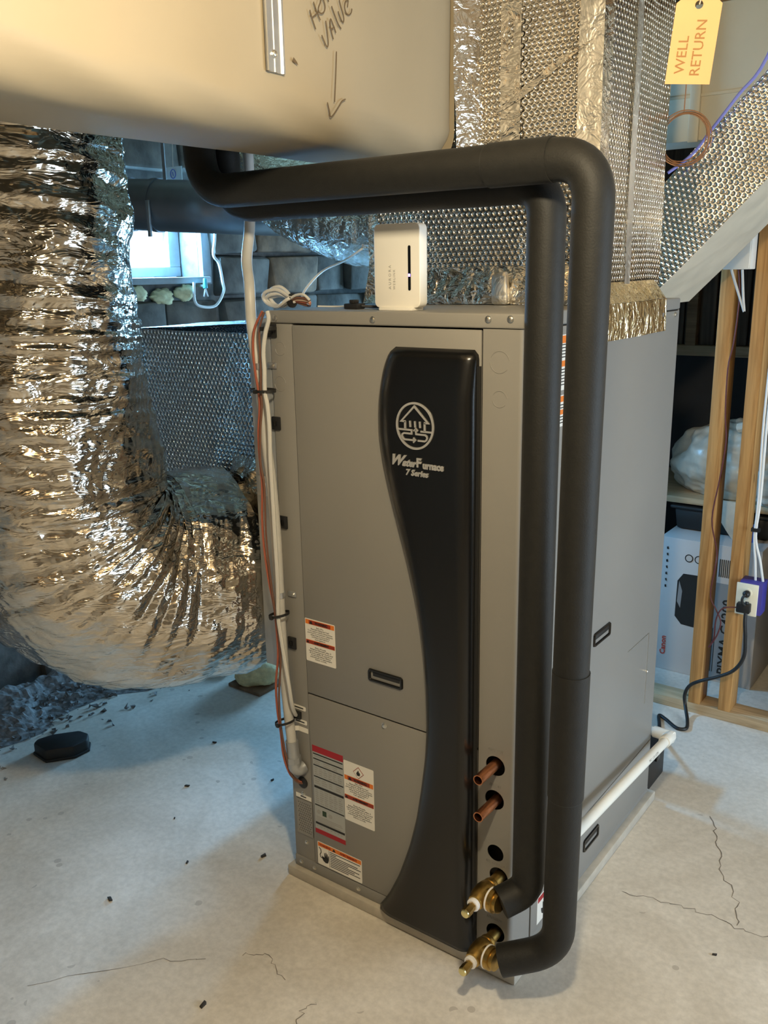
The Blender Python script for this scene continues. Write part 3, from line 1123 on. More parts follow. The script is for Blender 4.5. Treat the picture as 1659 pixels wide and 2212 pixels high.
for q in range(4):
    flat(l2, 'print_line', 'grey_print', -0.567, -0.567 + rl.uniform(0.05, 0.088), 0.198 + q * 0.0045, 0.200 + q * 0.0045)

l3 = sticker('warning_label', -0.470, -0.377, 0.240, 0.408, 'label_white', 'white flammable-refrigerant sticker with a flame diamond')
dc = (-0.4235, 0.3855)
dia = lambda s: [(dc[0] + s, dc[1]), (dc[0], dc[1] + s), (dc[0] - s, dc[1]), (dc[0], dc[1] - s)]
flat(l3, 'diamond_border', 'label_brick', 0, 0, 0, 0, FY - 0.0005, dia(0.0165))
flat(l3, 'diamond_field', 'label_white', 0, 0, 0, 0, FY - 0.0009, dia(0.0145))
flat(l3, 'flame', 'ink_black', 0, 0, 0, 0, FY - 0.0013, [(dc[0] + a, dc[1] + b) for a, b in [(-0.004, -0.007), (0.004, -0.007), (0.006, -0.002), (0.004, 0.003), (0.003, 0.001), (0.0, 0.008), (-0.003, 0.003), (-0.006, -0.001)]])
band(l3, -0.468, -0.379, 0.356, 0.368, 'WARNING', 0.0095)
body_text(l3, EN, -0.4235, 0.3365, 0.0056)
band(l3, -0.468, -0.379, 0.302, 0.3135, 'AVERTISSEMENT', 0.0075)
body_text(l3, FRT, -0.4235, 0.2725, 0.0058)

l4 = sticker('warning_label', -0.567, -0.421, 0.070, 0.138, 'label_white', 'white electric-shock sticker with a black hand')
flat(l4, 'header_band', 'label_orange', -0.565, -0.423, 0.1245, 0.136)
text('header_text', 'WARNING', 0.0085, lambda u, v, w_: Vector((-0.541 + u, FY - 0.001 - w_, 0.130 + v)), 'label_brick', l4, bold=0.0003, sx=0.9)
flat(l4, 'alert_triangle', 'ink_black', 0, 0, 0, 0, FY - 0.001, [(-0.5165, 0.1265), (-0.5055, 0.1265), (-0.511, 0.135)])
text('header_text', 'AVERTISSEMENT', 0.0085, lambda u, v, w_: Vector((-0.464 + u, FY - 0.001 - w_, 0.130 + v)), 'label_brick', l4, bold=0.0003, sx=0.9)
hand = [(0, 0), (0.008, -0.004), (0.016, -0.002), (0.019, 0.006), (0.0195, 0.018), (0.0175, 0.0185), (0.016, 0.010), (0.0155, 0.022), (0.0132, 0.023), (0.0125, 0.011), (0.011, 0.0245), (0.0088, 0.0245), (0.0085, 0.011), (0.0062, 0.0225), (0.0040, 0.022), (0.0045, 0.009), (0.0, 0.011), (-0.004, 0.012), (-0.003, 0.006)]
flat(l4, 'hand_mark', 'ink_black', 0, 0, 0, 0, FY - 0.0005, [(-0.549 + a, 0.085 + b * 1.1) for a, b in hand])
cd = MB()
stroke(cd, [(-0.562, 0.121), (-0.556, 0.116), (-0.555, 0.108), (-0.559, 0.100), (-0.557, 0.093), (-0.550, 0.091), (-0.545, 0.094)], 0.0022, FY - 0.0003, FY - 0.0008, 0, 0)
cd.build('shock_cord_mark', 'ink_black', l4, smooth=False)
flat(l4, 'divider', 'ink_black', -0.5285, -0.5278, 0.073, 0.1235)
for q in range(9):
    flat(l4, 'print_line', 'ink_black', -0.525, -0.525 + (0.098, 0.02, 0.09, 0.10, 0.06, 0.095, 0.08, 0.098, 0.06)[q], 0.1185 - q * 0.0052, 0.1203 - q * 0.0052)

# side stickers half hidden behind the two pipes
def side_sticker(y0, y1, z0, z1, bands):
    m = MB().box(0.0025, 0.003, y0, y1, z0, z1).build('warning_label', 'label_white', hp, smooth=False)
    for zz0, zz1 in bands:
        MB().box(0.003, 0.0034, y0 + 0.002, y1 - 0.002, zz0, zz1).build('header_band', 'label_orange', m, smooth=False)
    q = z1 - 0.02
    while q > z0 + 0.006:
        if not any(a - 0.003 < q < b + 0.003 for a, b in bands):
            MB().box(0.003, 0.0033, y0 + 0.006, y1 - rl.uniform(0.006, 0.02), q - 0.001, q + 0.001).build('print_line', 'ink_black', m, smooth=False)
        q -= 0.0062
    return m


side_sticker(0.12, 0.215, 1.33, 1.442, [(1.425, 1.440), (1.378, 1.39)])
side_sticker(0.12, 0.215, 1.255, 1.32, [(1.306, 1.318), (1.28, 1.29)])
ss = MB().box(0.0025, 0.003, 0.125, 0.27, 0.06, 0.135).build('warning_label', 'label_white', hp, smooth=False)
MB().box(0.003, 0.0034, 0.128, 0.267, 0.118, 0.132).build('header_band', 'label_red', ss, smooth=False)
flatm = MB().prism([(0.150 + a, 0.078 + b * 1.3) for a, b in hand], lambda u, v: (0.003, u, v), (0.0004, 0, 0)).build('hand_mark', 'ink_black', ss, smooth=False)

# stamped lettering beside the ports
for s, x, z in (('GHW OUT', -0.047, 0.568), ('GHW IN', -0.047, 0.484), ('SOURCE OUT', -0.043, 0.288), ('SOURCE IN', -0.043, 0.142)):
    text('stamped_text', s, 0.0095, lambda u, v, w_, x=x, z=z: Vector((x + u, -0.0003 - w_, z + v)), 'cabinet_paint', hp, ext=0.0004, sx=0.8)

# copper stubs in the two upper ports
for x, z in ((-0.047, 0.534), (-0.046, 0.4455)):
    st_ = MB()
    n = 20
    for (r0, r1) in ((0.0115, 0.0095),):
        vs = []
        for yy, rr in ((0.038, r0), (-0.074, r0), (-0.074, r1), (0.02, r1)):
            vs += [(x + rr * math.cos(2 * PI * k / n), yy, z + rr * math.sin(2 * PI * k / n)) for k in range(n)]
        fs = [(a * n + k, a * n + (k + 1) % n, (a + 1) * n + (k + 1) % n, (a + 1) * n + k) for a in range(3) for k in range(n)]
        fs.append(tuple(3 * n + k for k in range(n)))
        st_.add(vs, fs)
    st_.build('copper_stub', 'copper', hp)

# perforated vent with its label, jack with tags, cable grommet on the left post
vp = [(-0.633, 0.140), (-0.583, 0.140), (-0.583, 0.236), (-0.633, 0.236)]
holes = []
for i in range(7):
    for j in range(13):
        cx = -0.6295 + i * 0.0064 + (0.0032 if j % 2 else 0)
        cz = 0.146 + j * 0.007
        if cx < -0.586:
            holes.append([(cx - 0.0019, cz), (cx, cz + 0.0026), (cx + 0.0019, cz), (cx, cz - 0.0026)][::-1])
MB().prism(vp, lambda u, v: (u, -0.0003, v), (0, -0.0004, 0)).build('vent_backing', 'cabinet_dark', hp, smooth=False)
plate('vent_grille', [(-0.637, 0.136), (-0.583, 0.136), (-0.583, 0.240), (-0.637, 0.240)], holes, lambda u, v, w_: Vector((u, -0.0015 + w_, v)), 0.0012, 'cabinet_paint', hp)
t1 = MB().box(-0.638, -0.586, -0.0008, 0, 0.243, 0.255).build('tag_label', 'label_white', hp)
MB().box(-0.622, -0.603, -0.0012, -0.0008, 0.2475, 0.2505).build('print_line', 'ink_black', t1)
for z0, x0 in ((0.500, -0.636), (0.4615, -0.634)):
    t1 = MB().prism(rrect(x0, x0 + 0.045, z0, z0 + 0.012, 0.003, 3), lambda u, v: (u, 0.0, v), (0, -0.0008, 0)).build('tag_label', 'label_white', hp)
    MB().box(x0 + 0.008, x0 + 0.037, -0.0012, -0.0008, z0 + 0.0045, z0 + 0.0075).build('print_line', 'ink_black', t1)
t1 = MB()
t1.prism([(0, 0), (-0.014, -0.010), (-0.016, -0.009), (-0.002, 0.001)], lambda u, v: (-0.632 + 0.016 + u, v, 0.440), (0, 0, 0.013)).box(-0.617, -0.586, -0.0012, 0, 0.440, 0.453)
t1.build('tag_label', 'label_white', hp)
MB().box(-0.632, -0.605, -0.010, 0.0, 0.476, 0.496).build('service_jack', 'satin_black', hp, bevel=0.002)
MB().lathe((-0.612, 0, 0.292), (0, -1, 0), [(0, 0.016), (0.003, 0.016), (0.005, 0.012), (0.005, 0.010)], 24).build('cable_grommet', 'satin_black', hp)
for x, z in ((-0.640, 1.445), (-0.641, 1.232), (-0.634, 0.992), (-0.624, 0.681)):
    mo = MB().box(x - 0.0125, x + 0.0125, -0.006, 0.0, z - 0.0155, z + 0.0155).build('tie_mount', 'satin_black', hp, bevel=0.0015)
    MB().box(x - 0.004, x + 0.004, -0.009, -0.006, z - 0.006, z + 0.006).build('mount_eye', 'gloss_black', mo, bevel=0.001)

# equipment pad below the cabinet
tag(MB().box(-0.668, 0.020, -0.016, 0.885, 0.0, 0.0305).build('equipment_pad', 'pad_grey', bevel=0.004), 'thin grey rectangular pad under the heat pump cabinet', 'pad')

# ================================================================ OVERHEAD TRUNK DUCT
DD = Vector((0.06642, -0.99779, 0))          # along the duct, towards the camera side
DN = Vector((0.99779, 0.06642, 0))           # out of its visible face
DB = Vector((-0.3537, 0.3015, 0))


def duct_pt(s, z, out=0.0):
    p = DB + DD * s + DN * out
    return Vector((p.x, p.y, z))


trunk = empty('trunk_duct', tuple(duct_pt(0.8, 1.80, -0.13)), 'large smooth cream-wrapped duct under the ceiling with handwriting and an arrow', 'duct')
prof = [(0.0, 2.28), (0.0, 1.872)]
for k in range(1, 10):
    a = PI / 2 * k / 10
    prof.append((-0.072 + 0.072 * math.cos(a), 1.872 - 0.072 * math.sin(a)))
prof += [(-0.072, 1.80), (-0.20, 1.797)]
for k in range(1, 8):
    a = PI / 2 * k / 8
    prof.append((-0.20 - 0.07 * math.sin(a), 1.867 - 0.07 * math.cos(a)))
prof += [(-0.27, 1.867), (-0.27, 2.28)]
# skin with a slight sag and ripples along its length
ns = 90
ss_ = np.linspace(-0.02, 2.6, ns)
V = []
for s in ss_:
    endf = max(0.0, 1 - abs(s + 0.02) / 0.10)
    for k, (o_, z_) in enumerate(prof):
        rip = 0.003 * math.sin(s * 7 + k * .4) + 0.0018 * math.sin(s * 23 + k) - 0.014 * endf * (1 if z_ < 2.0 else .4)
        zz_ = z_ + (0.004 * math.sin(s * 5.0) + 0.016 * endf * endf if z_ < 1.9 else 0)
        V.append(tuple(duct_pt(s, zz_, o_ + (rip if k < len(prof) // 2 else -rip))))
link('duct_skin', grid_mesh('duct_skin', np.array(V), ns, len(prof)), 'duct_wrap', trunk)
MB().add([duct_pt(-0.02, z_, o_ * 0.99) for o_, z_ in prof], [tuple(range(len(prof)))]).build('end_cap', 'duct_wrap', trunk)


def ribbon(mb, pts, wd, mapf, t=0.0005):
    P = [Vector((a, b)) for a, b in pts]
    n = len(P)
    vs, fs = [], []
    for i in range(n):
        d = (P[min(i + 1, n - 1)] - P[max(i - 1, 0)]).normalized()
        nn = Vector((-d.y, d.x)) * wd / 2
        for q, h in ((P[i] + nn, 0), (P[i] + nn, t), (P[i] - nn, t), (P[i] - nn, 0)):
            vs.append(mapf(q.x, q.y, h))
    for i in range(n - 1):
        for k in range(4):
            fs.append((4 * i + k, 4 * i + (k + 1) % 4, 4 * i + 4 + (k + 1) % 4, 4 * i + 4 + k))
    fs += [(3, 2, 1, 0), tuple(4 * (n - 1) + k for k in range(4))]
    mb.add(vs, fs)


MARKS = [[(0.5171, 2.0087), (0.5116, 1.9974), (0.5017, 1.9813)], [(0.5057, 2.0235), (0.498, 2.0115), (0.4872, 1.9985)], [(0.5105, 1.9982), (0.5006, 2.0047), (0.4905, 2.013)],
         [(0.4854, 2.0266), (0.4913, 2.0174), (0.4907, 2.0107), (0.4821, 2.0102), (0.4743, 2.0152), (0.4716, 2.0238), (0.4754, 2.0322), (0.4817, 2.0343), (0.4854, 2.0266)],
         [(0.4601, 2.0331), (0.4641, 2.0403), (0.4701, 2.0493)], [(0.4833, 2.043), (0.4544, 2.0562)],
         [(0.4843, 1.9752), (0.4752, 1.964), (0.4689, 1.9593), (0.4652, 1.9658), (0.4674, 1.9841), (0.4712, 2.0008)],
         [(0.4491, 1.9752), (0.457, 1.9931), (0.4562, 2.0067), (0.4488, 1.9994), (0.4405, 1.9874)], [(0.4537, 1.9914), (0.4446, 1.9955)],
         [(0.4516, 2.028), (0.4434, 2.0168), (0.4329, 2.0036), (0.4237, 1.9971)],
         [(0.4318, 2.0239), (0.4244, 2.0136), (0.4166, 2.0086), (0.4143, 2.018), (0.4222, 2.0329), (0.4273, 2.0436)],
         [(0.3984, 2.0485), (0.4079, 2.0442), (0.4106, 2.0353), (0.4065, 2.0267), (0.3984, 2.0247), (0.39, 2.03), (0.3872, 2.0371)], [(0.3984, 2.0485), (0.4013, 2.0372)],
         [(0.4405, 1.9565), (0.4442, 1.9217), (0.4509, 1.8716)], [(0.4737, 1.8674), (0.4661, 1.8556), (0.4571, 1.8457), (0.4431, 1.8598), (0.4283, 1.8752), (0.4156, 1.8806)]]
mk = MB()
for s_ in MARKS:
    pts = [(p.x, p.y) for p in smooth_path([(a, b, 0) for a, b in s_], 4)]
    ribbon(mk, pts, 0.0022, lambda u, v, h: duct_pt(u, v, 0.0036 + h - (0.0 if v > 1.875 else 0.072 - math.sqrt(max(0, 0.072 ** 2 - (1.872 - v) ** 2)))), 0.0008)
o = mk.build('marker_writing', 'marker_ink', trunk, smooth=False)
o['label'] = 'handwritten words and downward arrow in brown marker'
MB().add([duct_pt(u, v, 0.004) for u, v in [(0.5686, 1.926), (0.572, 1.9198), (0.5563, 1.915), (0.559, 1.9197)]], [(0, 1, 2, 3)]).build('scuff_mark', 'marker_ink', trunk)
# hanger strap screwed to the face
stp = MB()
for u0, u1, h in ((0.597, 0.640, 0.0042), (0.597, 0.601, 0.0075), (0.636, 0.640, 0.0075), (0.616, 0.621, 0.0055)):
    vs = [duct_pt(u, v, hh) for hh in (0.001, h) for u, v in ((u0, 1.894), (u1, 1.894), (u1, 2.28), (u0, 2.28))]
    stp.add(vs, [(0, 3, 2, 1), (4, 5, 6, 7), (0, 1, 5, 4), (1, 2, 6, 5), (2, 3, 7, 6), (3, 0, 4, 7)])
so = stp.build('hanger_strap', 'galvanized', trunk)
screw(so, duct_pt(0.6214, 1.9215, 0.0045), DN, 0.005)

# ================================================================ SUPPLY PLENUM
plen = empty('supply_plenum', (-0.345, 0.6, 1.4905), 'tall square plenum wrapped in silver bubble foil, standing on the cabinet', 'plenum')
PX0, PX1, PY0, PY1, PZ0, PZ1 = -0.645, -0.035, 0.385, 0.80, 1.4915, 2.295
foil_sheet('bubble_foil_front', (PX0, PY0, PZ0 + 0.03), (PX1 - PX0, 0, 0), (0, 0, PZ1 - PZ0 - 0.03), (0, -1, 0), 'foil_bubble', plen, 0.008, 0.0035, 11, 3, (1, 0, 0), 0.003, 0.45)
foil_sheet('bubble_foil_side', (PX1, PY0, PZ0 + 0.03), (0, PY1 - PY0, 0), (0, 0, PZ1 - PZ0 - 0.03), (1, 0, 0), 'foil_bubble', plen, 0.008, 0.003, 12, 8, (0, 1, 0), 0.003, 0.4)
foil_sheet('foil_left', (PX0, PY1, PZ0), (0, PY0 - PY1, 0), (0, 0, PZ1 - PZ0), (-1, 0, 0), 'foil_crumpled', plen, 0.012, 0.006, 10, 5)
foil_sheet('foil_back', (PX1, PY1, PZ0), (PX0 - PX1, 0, 0), (0, 0, PZ1 - PZ0), (0, 1, 0), 'foil_crumpled', plen, 0.014, 0.004, 9, 6)
# crumpled skirt round the base, flared over the cabinet top
foil_sheet('base_skirt', (PX0 - 0.005, PY0 - 0.03, PZ0 + 0.001), (PX1 - PX0 + 0.01, 0, 0), (0, 0.026, 0.085), (0, -0.95, 0.3), 'foil_crumpled', plen, 0.005, 0.012, 30, 12, (1, 0, 0), 0.004, 0.4)
foil_sheet('corner_tape', (PX1 - 0.05, PY0 - 0.004, PZ0 + 0.03), (0.055, 0, 0), (0, 0, 0.77), (0, -1, 0), 'foil_white', plen, 0.008, 0.003, 20, 14, None, 0.003)
foil_sheet('corner_tape', (PX1 + 0.004, PY0 - 0.004, PZ0 + 0.03), (0, 0.05, 0), (0, 0, 0.77), (1, 0, 0), 'foil_crumpled', plen, 0.008, 0.003, 20, 15, None, 0.003)
foil_sheet('seam_tape', (PX1 + 0.005, 0.555, PZ0 + 0.03), (0, 0.032, 0), (0, 0, 0.72), (1, 0, 0), 'foil_white', plen, 0.006, 0.002, 25, 16, (0, 1, 0), 0.002)
foil_sheet('seam_tape', (-0.27, PY0 - 0.006, 1.80), (0.05, 0, 0), (0.0, 0, 0.33), (0, -1, 0), 'foil_crumpled', plen, 0.006, 0.004, 25, 18, (1, 0, 0), 0.002)
foil_sheet('seam_tape', (-0.13, PY0 - 0.007, 2.0), (0.08, 0, 0.03), (-0.17, 0, -0.10), (0, -1, 0), 'foil_crumpled', plen, 0.006, 0.006, 25, 19, None, 0.002)
foil_sheet('seam_tape', (PX0 - 0.004, PY0 - 0.005, 1.50), (0.03, 0, 0), (0, 0, 0.70), (0, -1, 0), 'foil_crumpled', plen, 0.007, 0.006, 30, 20, (1, 0, 0), 0.003)
# gold-looking tape sealing the plenum to the cabinet side
foil_sheet('sealing_tape', (0.0045, 0.345, 1.412), (0, 0.415, 0.0), (-0.002, 0, 0.080), (1, 0, 0.1), 'foil_tape', plen, 0.005, 0.0025, 22, 22, (0, 1, 0), 0.0012)
foil_sheet('sealing_tape', (0.001, 0.345, 1.4925), (0, 0.415, 0.0), (-0.034, 0, 0.045), (0.8, 0, 0.6), 'foil_tape', plen, 0.005, 0.004, 22, 23, (0, 1, 0), 0.0015)
# white mastic pad at the base beside the gateway
ms = MB().box(-0.262, -0.222, 0.338, 0.358, 1.4915, 1.565)
ms.v = [(a + random.uniform(-.006, .006), b + random.uniform(-.004, .004), c + (random.uniform(-.006, .006) if c > 1.5 else 0)) for a, b, c in ms.v]
ms.build('mastic_patch', 'foil_white', plen, bevel=0.008)

# short boot between trunk duct and plenum
boot = empty('duct_boot', (-0.42, 0.34, 1.8), 'crumpled foil collar joining the cream duct to the plenum', 'duct collar')
foil_sheet('foil_wrap', tuple(duct_pt(-0.015, 1.80, 0.004)), (0.035, 0.075, 0), (0, 0, 0.47), (1, 0, 0), 'foil_crumpled', boot, 0.006, 0.010, 24, 40, (0, 1, 0), 0.004)
foil_sheet('foil_wrap', tuple(duct_pt(-0.015, 1.80, -0.27)), (0.30, 0.02, 0), (0.02, 0.085, 0), (0, 0, -1), 'foil_crumpled', boot, 0.008, 0.008, 22, 41, None, 0.004)

# ================================================================ SLOPING BRANCH DUCT ON THE RIGHT
sl = empty('sloping_duct', (-0.039, 1.1, 1.55), 'bubble-foil branch duct sloping up to the ceiling behind the plenum', 'duct')
E_ = Vector((0.696, 0, 0.718))
N_ = Vector((-0.718, 0, 0.696))
A_ = Vector((-0.039, 0.92, 1.55)) - E_ * 0.12
LL = 1.12
foil_sheet('foil_front', A_, E_ * LL, N_ * 0.19, (0, -1, 0), 'foil_bubble', sl, 0.009, 0.004, 12, 51, None, 0.003)
foil_sheet('foil_underside', A_, E_ * LL, (0, 0.40, 0), tuple(-N_), 'foil_lit_cream', sl, 0.010, 0.004, 14, 52, (0.7, 0, 0.7), 0.003)
foil_sheet('foil_top', A_ + N_ * 0.19, E_ * LL, (0, 0.40, 0), tuple(N_), 'foil_crumpled', sl, 0.02, 0.004, 12, 53)
foil_sheet('foil_rear', A_ + Vector((0, 0.40, 0)), E_ * LL, N_ * 0.19, (0, 1, 0), 'foil_crumpled', sl, 0.02, 0.004, 12, 54)

# smooth sheet-metal trunk further back on the right
rt = empty('rear_trunk_duct', (0.6, 1.45, 1.9), 'flat beige sheet-metal duct high behind the copper wire coil', 'duct')
MB().box(-0.60, 2.4, 1.335, 1.495, 1.93, 2.295).build('duct_body', 'beige_sheet', rt, bevel=0.004)
for x in (-0.16, 0.32, 0.95, 1.6):
    MB().box(x, x + 0.03, 1.322, 1.335, 1.925, 2.295).build('drive_cleat', 'beige_sheet', rt, bevel=0.002)
MB().box(-0.55, 2.4, 1.329, 1.335, 2.05, 2.058).build('seam', 'beige_sheet', rt)

# ================================================================ RETURN AIR SIDE (left of the cabinet)
rack = empty('filter_rack', (-0.69, 0.42, 0.6), 'narrow grey sheet-metal filter rack on the cabinet left side', 'filter rack')
MB().box(-0.722, -0.6525, 0.002, 0.03, 0.60, 1.472).build('front_flange', 'rack_metal', rack, bevel=0.002)
MB().box(-0.722, -0.6525, 0.03, 0.82, 0.60, 0.63).build('bottom_channel', 'rack_metal', rack, bevel=0.002)
MB().box(-0.722, -0.6525, 0.03, 0.82, 1.442, 1.472).build('top_channel', 'rack_metal', rack, bevel=0.002)
MB().box(-0.722, -0.6525, 0.80, 0.85, 0.63, 1.442).build('rear_flange', 'rack_metal', rack, bevel=0.002)
MB().box(-0.70, -0.66, 0.03, 0.80, 0.63, 1.442).build('filter_media', 'dark_wall', rack)
MB().box(-0.715, -0.66, -0.004, 0.002, 1.05, 1.10).build('access_latch', 'galvanized', rack, bevel=0.001)

rb = empty('return_box', (-1.05, 0.5, 0.62), 'boxy return duct wrapped in bubble foil coloured with blue daylight beside the filter rack', 'duct')
RX0, RX1, RY0, RY1 = -1.40, -0.7225, 0.20, 0.80
foil_sheet('bubble_foil_front', (RX0, RY0, 0.62), (RX1 - RX0, 0, 0), (0, 0, 0.80), (0, -1, 0), 'foil_bubble_daylit', rb, 0.007, 0.0035, 12, 61, None, 0.003)
foil_sheet('bubble_foil_top', (RX0, RY0, 1.42), (RX1 - RX0, 0, 0.035), (0, RY1 - RY0, 0.0), (0, 0, 1), 'foil_bubble_daylit', rb, 0.010, 0.003, 10, 62, None, 0.003)
foil_sheet('bubble_foil_bottom', (RX0, RY0, 0.62), (RX1 - RX0, 0, 0), (0, RY1 - RY0, 0), (0, 0, -1), 'foil_bubble_daylit', rb, 0.015, 0.004, 10, 63, None, 0.003)
foil_sheet('bubble_foil_left', (RX0, RY0, 0.62), (0, RY1 - RY0, 0), (0, 0, 0.80), (-1, 0, 0), 'foil_bubble_daylit', rb, 0.012, 0.004, 10, 64, None, 0.003)
foil_sheet('bubble_foil_rear', (RX0, RY1, 0.62), (RX1 - RX0, 0, 0), (0, 0, 0.80), (0, 1, 0), 'foil_bubble_daylit', rb, 0.02, 0.004, 10, 65, None, 0.003)
foil_sheet('crumpled_apron', (-0.98, 0.10, 0.62), (0.255, -0.06, 0.0), (0.02, 0.06, 0.48), (0, -1, 0), 'foil_crumpled', rb, 0.006, 0.020, 20, 66, (1, 0, -0.3), 0.006, 0.5)
foil_sheet('corner_strip', (RX0 - 0.004, RY0 - 0.006, 0.9), (0.05, 0, 0), (0, 0, 0.50), (0, -1, 0), 'foil_crumpled', rb, 0.007, 0.006, 24, 67, None, 0.003)

fx = empty('return_flex_duct', (-1.15, -0.3, 0.5), 'huge crumpled silver foil duct dropping at left and bending into the return box', 'duct')
path = [(-1.16, -0.30, 2.29), (-1.15, -0.30, 1.07)]
dx, dy = 0.36, 0.933
Rc = 0.31
for k in range(1, 13):
    a = PI / 2 * k / 12
    path.append((-1.15 + dx * Rc * (1 - math.cos(a)), -0.30 + dy * Rc * (1 - math.cos(a)), 1.07 - Rc * math.sin(a)))
ex_, ey_, ez_ = path[-1]
path.append((ex_ + dx * 0.16, ey_ + dy * 0.16, ez_))
foil_tube('foil_sleeve', path, [0.258, 0.258, 0.258, 0.262, 0.272, 0.285, 0.29, 0.285, 0.28], 'foil_sleeve', fx, 520, 320, 0.019, 17, 71, big=0.04, fine=0.005, crum=0.020)
rr_ = MB().tube([(ex_ + dx * 0.13, ey_ + dy * 0.13, ez_), (ex_ + dx * 0.16, ey_ + dy * 0.16, ez_)], 0.278, 48).build('end_collar', 'foil_white', fx)

# foil branch duct behind the gateway, and a bare round duct beyond
fb = empty('foil_branch_duct', (-1.0, 0.62, 1.6), 'foil-wrapped round duct curving up left behind the white gateway', 'duct')
foil_tube('foil_sleeve', smooth_path([(-0.652, 0.60, 1.70), (-0.80, 0.60, 1.70), (-1.0, 0.61, 1.755), (-1.2, 0.64, 1.86), (-1.36, 0.70, 2.02), (-1.42, 0.75, 2.28)], 8), 0.128, 'foil_crumpled', fb, 160, 110, 0.006, 30, 81, big=0.02, fine=0.003)
md = empty('round_metal_duct', (-1.6, 0.5, 1.71), 'bare round galvanized duct above the small window', 'duct')
MB().tube([(-2.18, 0.352, 1.822), (-1.79, 0.4475, 1.803)] + [tuple(p) for p in smooth_path([(-1.49, 0.531, 1.782), (-1.425, 0.560, 1.778), (-1.388, 0.64, 1.775), (-1.38, 0.76, 1.774), (-1.38, 1.25, 1.774)], 4)], 0.080, 32).build('pipe_body', 'dull_metal', md)
for q in ((-1.70, 0.473, 1.7965), (-1.60, 0.501, 1.790)):
    MB().tube([q, (q[0] + 0.02, q[1] + 0.0055, q[2] - 0.0013)], 0.0835, 32).build('crimp_ring', 'dull_metal', md)
MB().box(-1.557, -1.543, 0.425, 0.432, 1.69, 1.80).build('hanger_tab', 'galvanized', md, bevel=0.001)
MB().box(-1.557, -1.543, 0.505, 0.508, 1.865, 2.46).build('hanger_strap', 'galvanized', md)

# ================================================================ INSULATED PIPES AND VALVES
def pipe_thing(name, label, pts, rad, r, seams, fit, group):
    path_ = round_corner(pts, rad, 10)
    root = empty(name, tuple(pts[-1]), label, 'pipe', group)
    MB().tube(path_, r, 32).build('foam_sleeve', 'foam_insulation', root, angle=50)
    for p, d, rr in seams:
        p, d = Vector(p), Vector(d).normalized()
        MB().tube([p - d * 0.0012, p + d * 0.0012], rr, 32).build('seam_ring', 'satin_black', root)
    for a, b, rr in fit:
        MB().tube([a, b], rr, 32).build('joint_sleeve', 'foam_insulation', root, angle=50)
    return root


R1 = 0.0345
p2top = Vector((0.172, -0.105, 1.742))
p2bot = Vector((0.128, -0.030, 0.165))
pipe_thing('insulated_pipe', 'right-hand black foam-insulated pipe, running in front and ending at the lowest valve',
           [(-0.735, -0.10, 2.295), (-0.735, -0.10, 1.742), p2top, p2bot, (0.022, -0.088, 0.125)], [0.085, 0.07, 0.075], R1,
           [((-0.02, -0.104, 1.742), (1, 0, 0), 0.0352), ((0.139, -0.048, 0.55), (0.03, -0.05, 1), 0.0352)],
           [((-0.018, -0.104, 1.742), (0.10, -0.105, 1.7425), 0.0365), ((0.1395, -0.0485, 0.552), (0.147, -0.062, 0.83), 0.0362)], 'insulated water pipes')
p1top = Vector((0.052, -0.028, 1.716))
p1bot = Vector((0.053, -0.028, 0.282))
pipe_thing('insulated_pipe', 'left-hand black foam-insulated pipe in front of the cabinet edge, ending at the upper valve',
           [(-0.735, -0.028, 2.295), (-0.735, -0.028, 1.716), p1top, p1bot, (0.014, -0.078, 0.262)], [0.085, 0.06, 0.05], R1,
           [], [], 'insulated water pipes')


def valve(hx, hz, label):
    v = empty('flush_valve', (hx, 0.0, hz - 0.025), label, 'valve', 'brass valves at the cabinet foot')
    m = MB().lathe((hx, 0.03, hz), (0, -1, 0), [(0, 0.0135), (0.060, 0.0135), (0.060, 0.017), (0.064, 0.0185), (0.071, 0.0185), (0.073, 0.016)], 24)
    m.build('inlet_nipple', 'brass', v)
    m = MB().lathe((hx, -0.042, hz), (0, -1, 0), [(0, 0.016), (0.006, 0.0215), (0.020, 0.0235), (0.038, 0.0230), (0.052, 0.0200), (0.062, 0.0165), (0.064, 0.012)], 28)
    m.build('valve_body', 'brass', v)
    MB().lathe((hx, -0.104, hz), (0, -1, 0), [(0, 0.0135), (0.003, 0.0145), (0.009, 0.0145), (0.011, 0.012)], 20).build('thread_tape', 'ptfe_tape', v)
    MB().lathe((hx, -0.113, hz), (0, -1, 0), [(0, 0.0095), (0.014, 0.0095), (0.014, 0.011), (0.030, 0.011), (0.031, 0.0095)], 6).build('outlet_plug', 'brass', v, angle=20)
    MB().lathe((hx, -0.1435, hz), (0, -1, 0), [(0, 0.0095), (0.003, 0.0090), (0.0045, 0.006)], 16).build('plug_cap', 'brass_bright', v)
    # side union towards the insulated pipe
    MB().lathe((hx + 0.012, -0.076, hz + 0.003), (1, -0.10, 0.06), [(0, 0.019), (0.012, 0.019), (0.012, 0.026), (0.026, 0.026), (0.027, 0.022), (0.036, 0.022)], 28).build('side_union', 'brass', v)
    MB().lathe((hx + 0.0235, -0.0772, hz + 0.0037), (1, -0.10, 0.06), [(0, 0.0268), (0.004, 0.0268)], 28).build('union_tape', 'ptfe_tape', v)
    return v


valve(-0.034, 0.2562, 'upper brass flush valve in the fourth port, joined to the left-hand pipe')
valve(-0.0398, 0.105, 'lower brass flush valve near the floor, joined to the right-hand pipe')

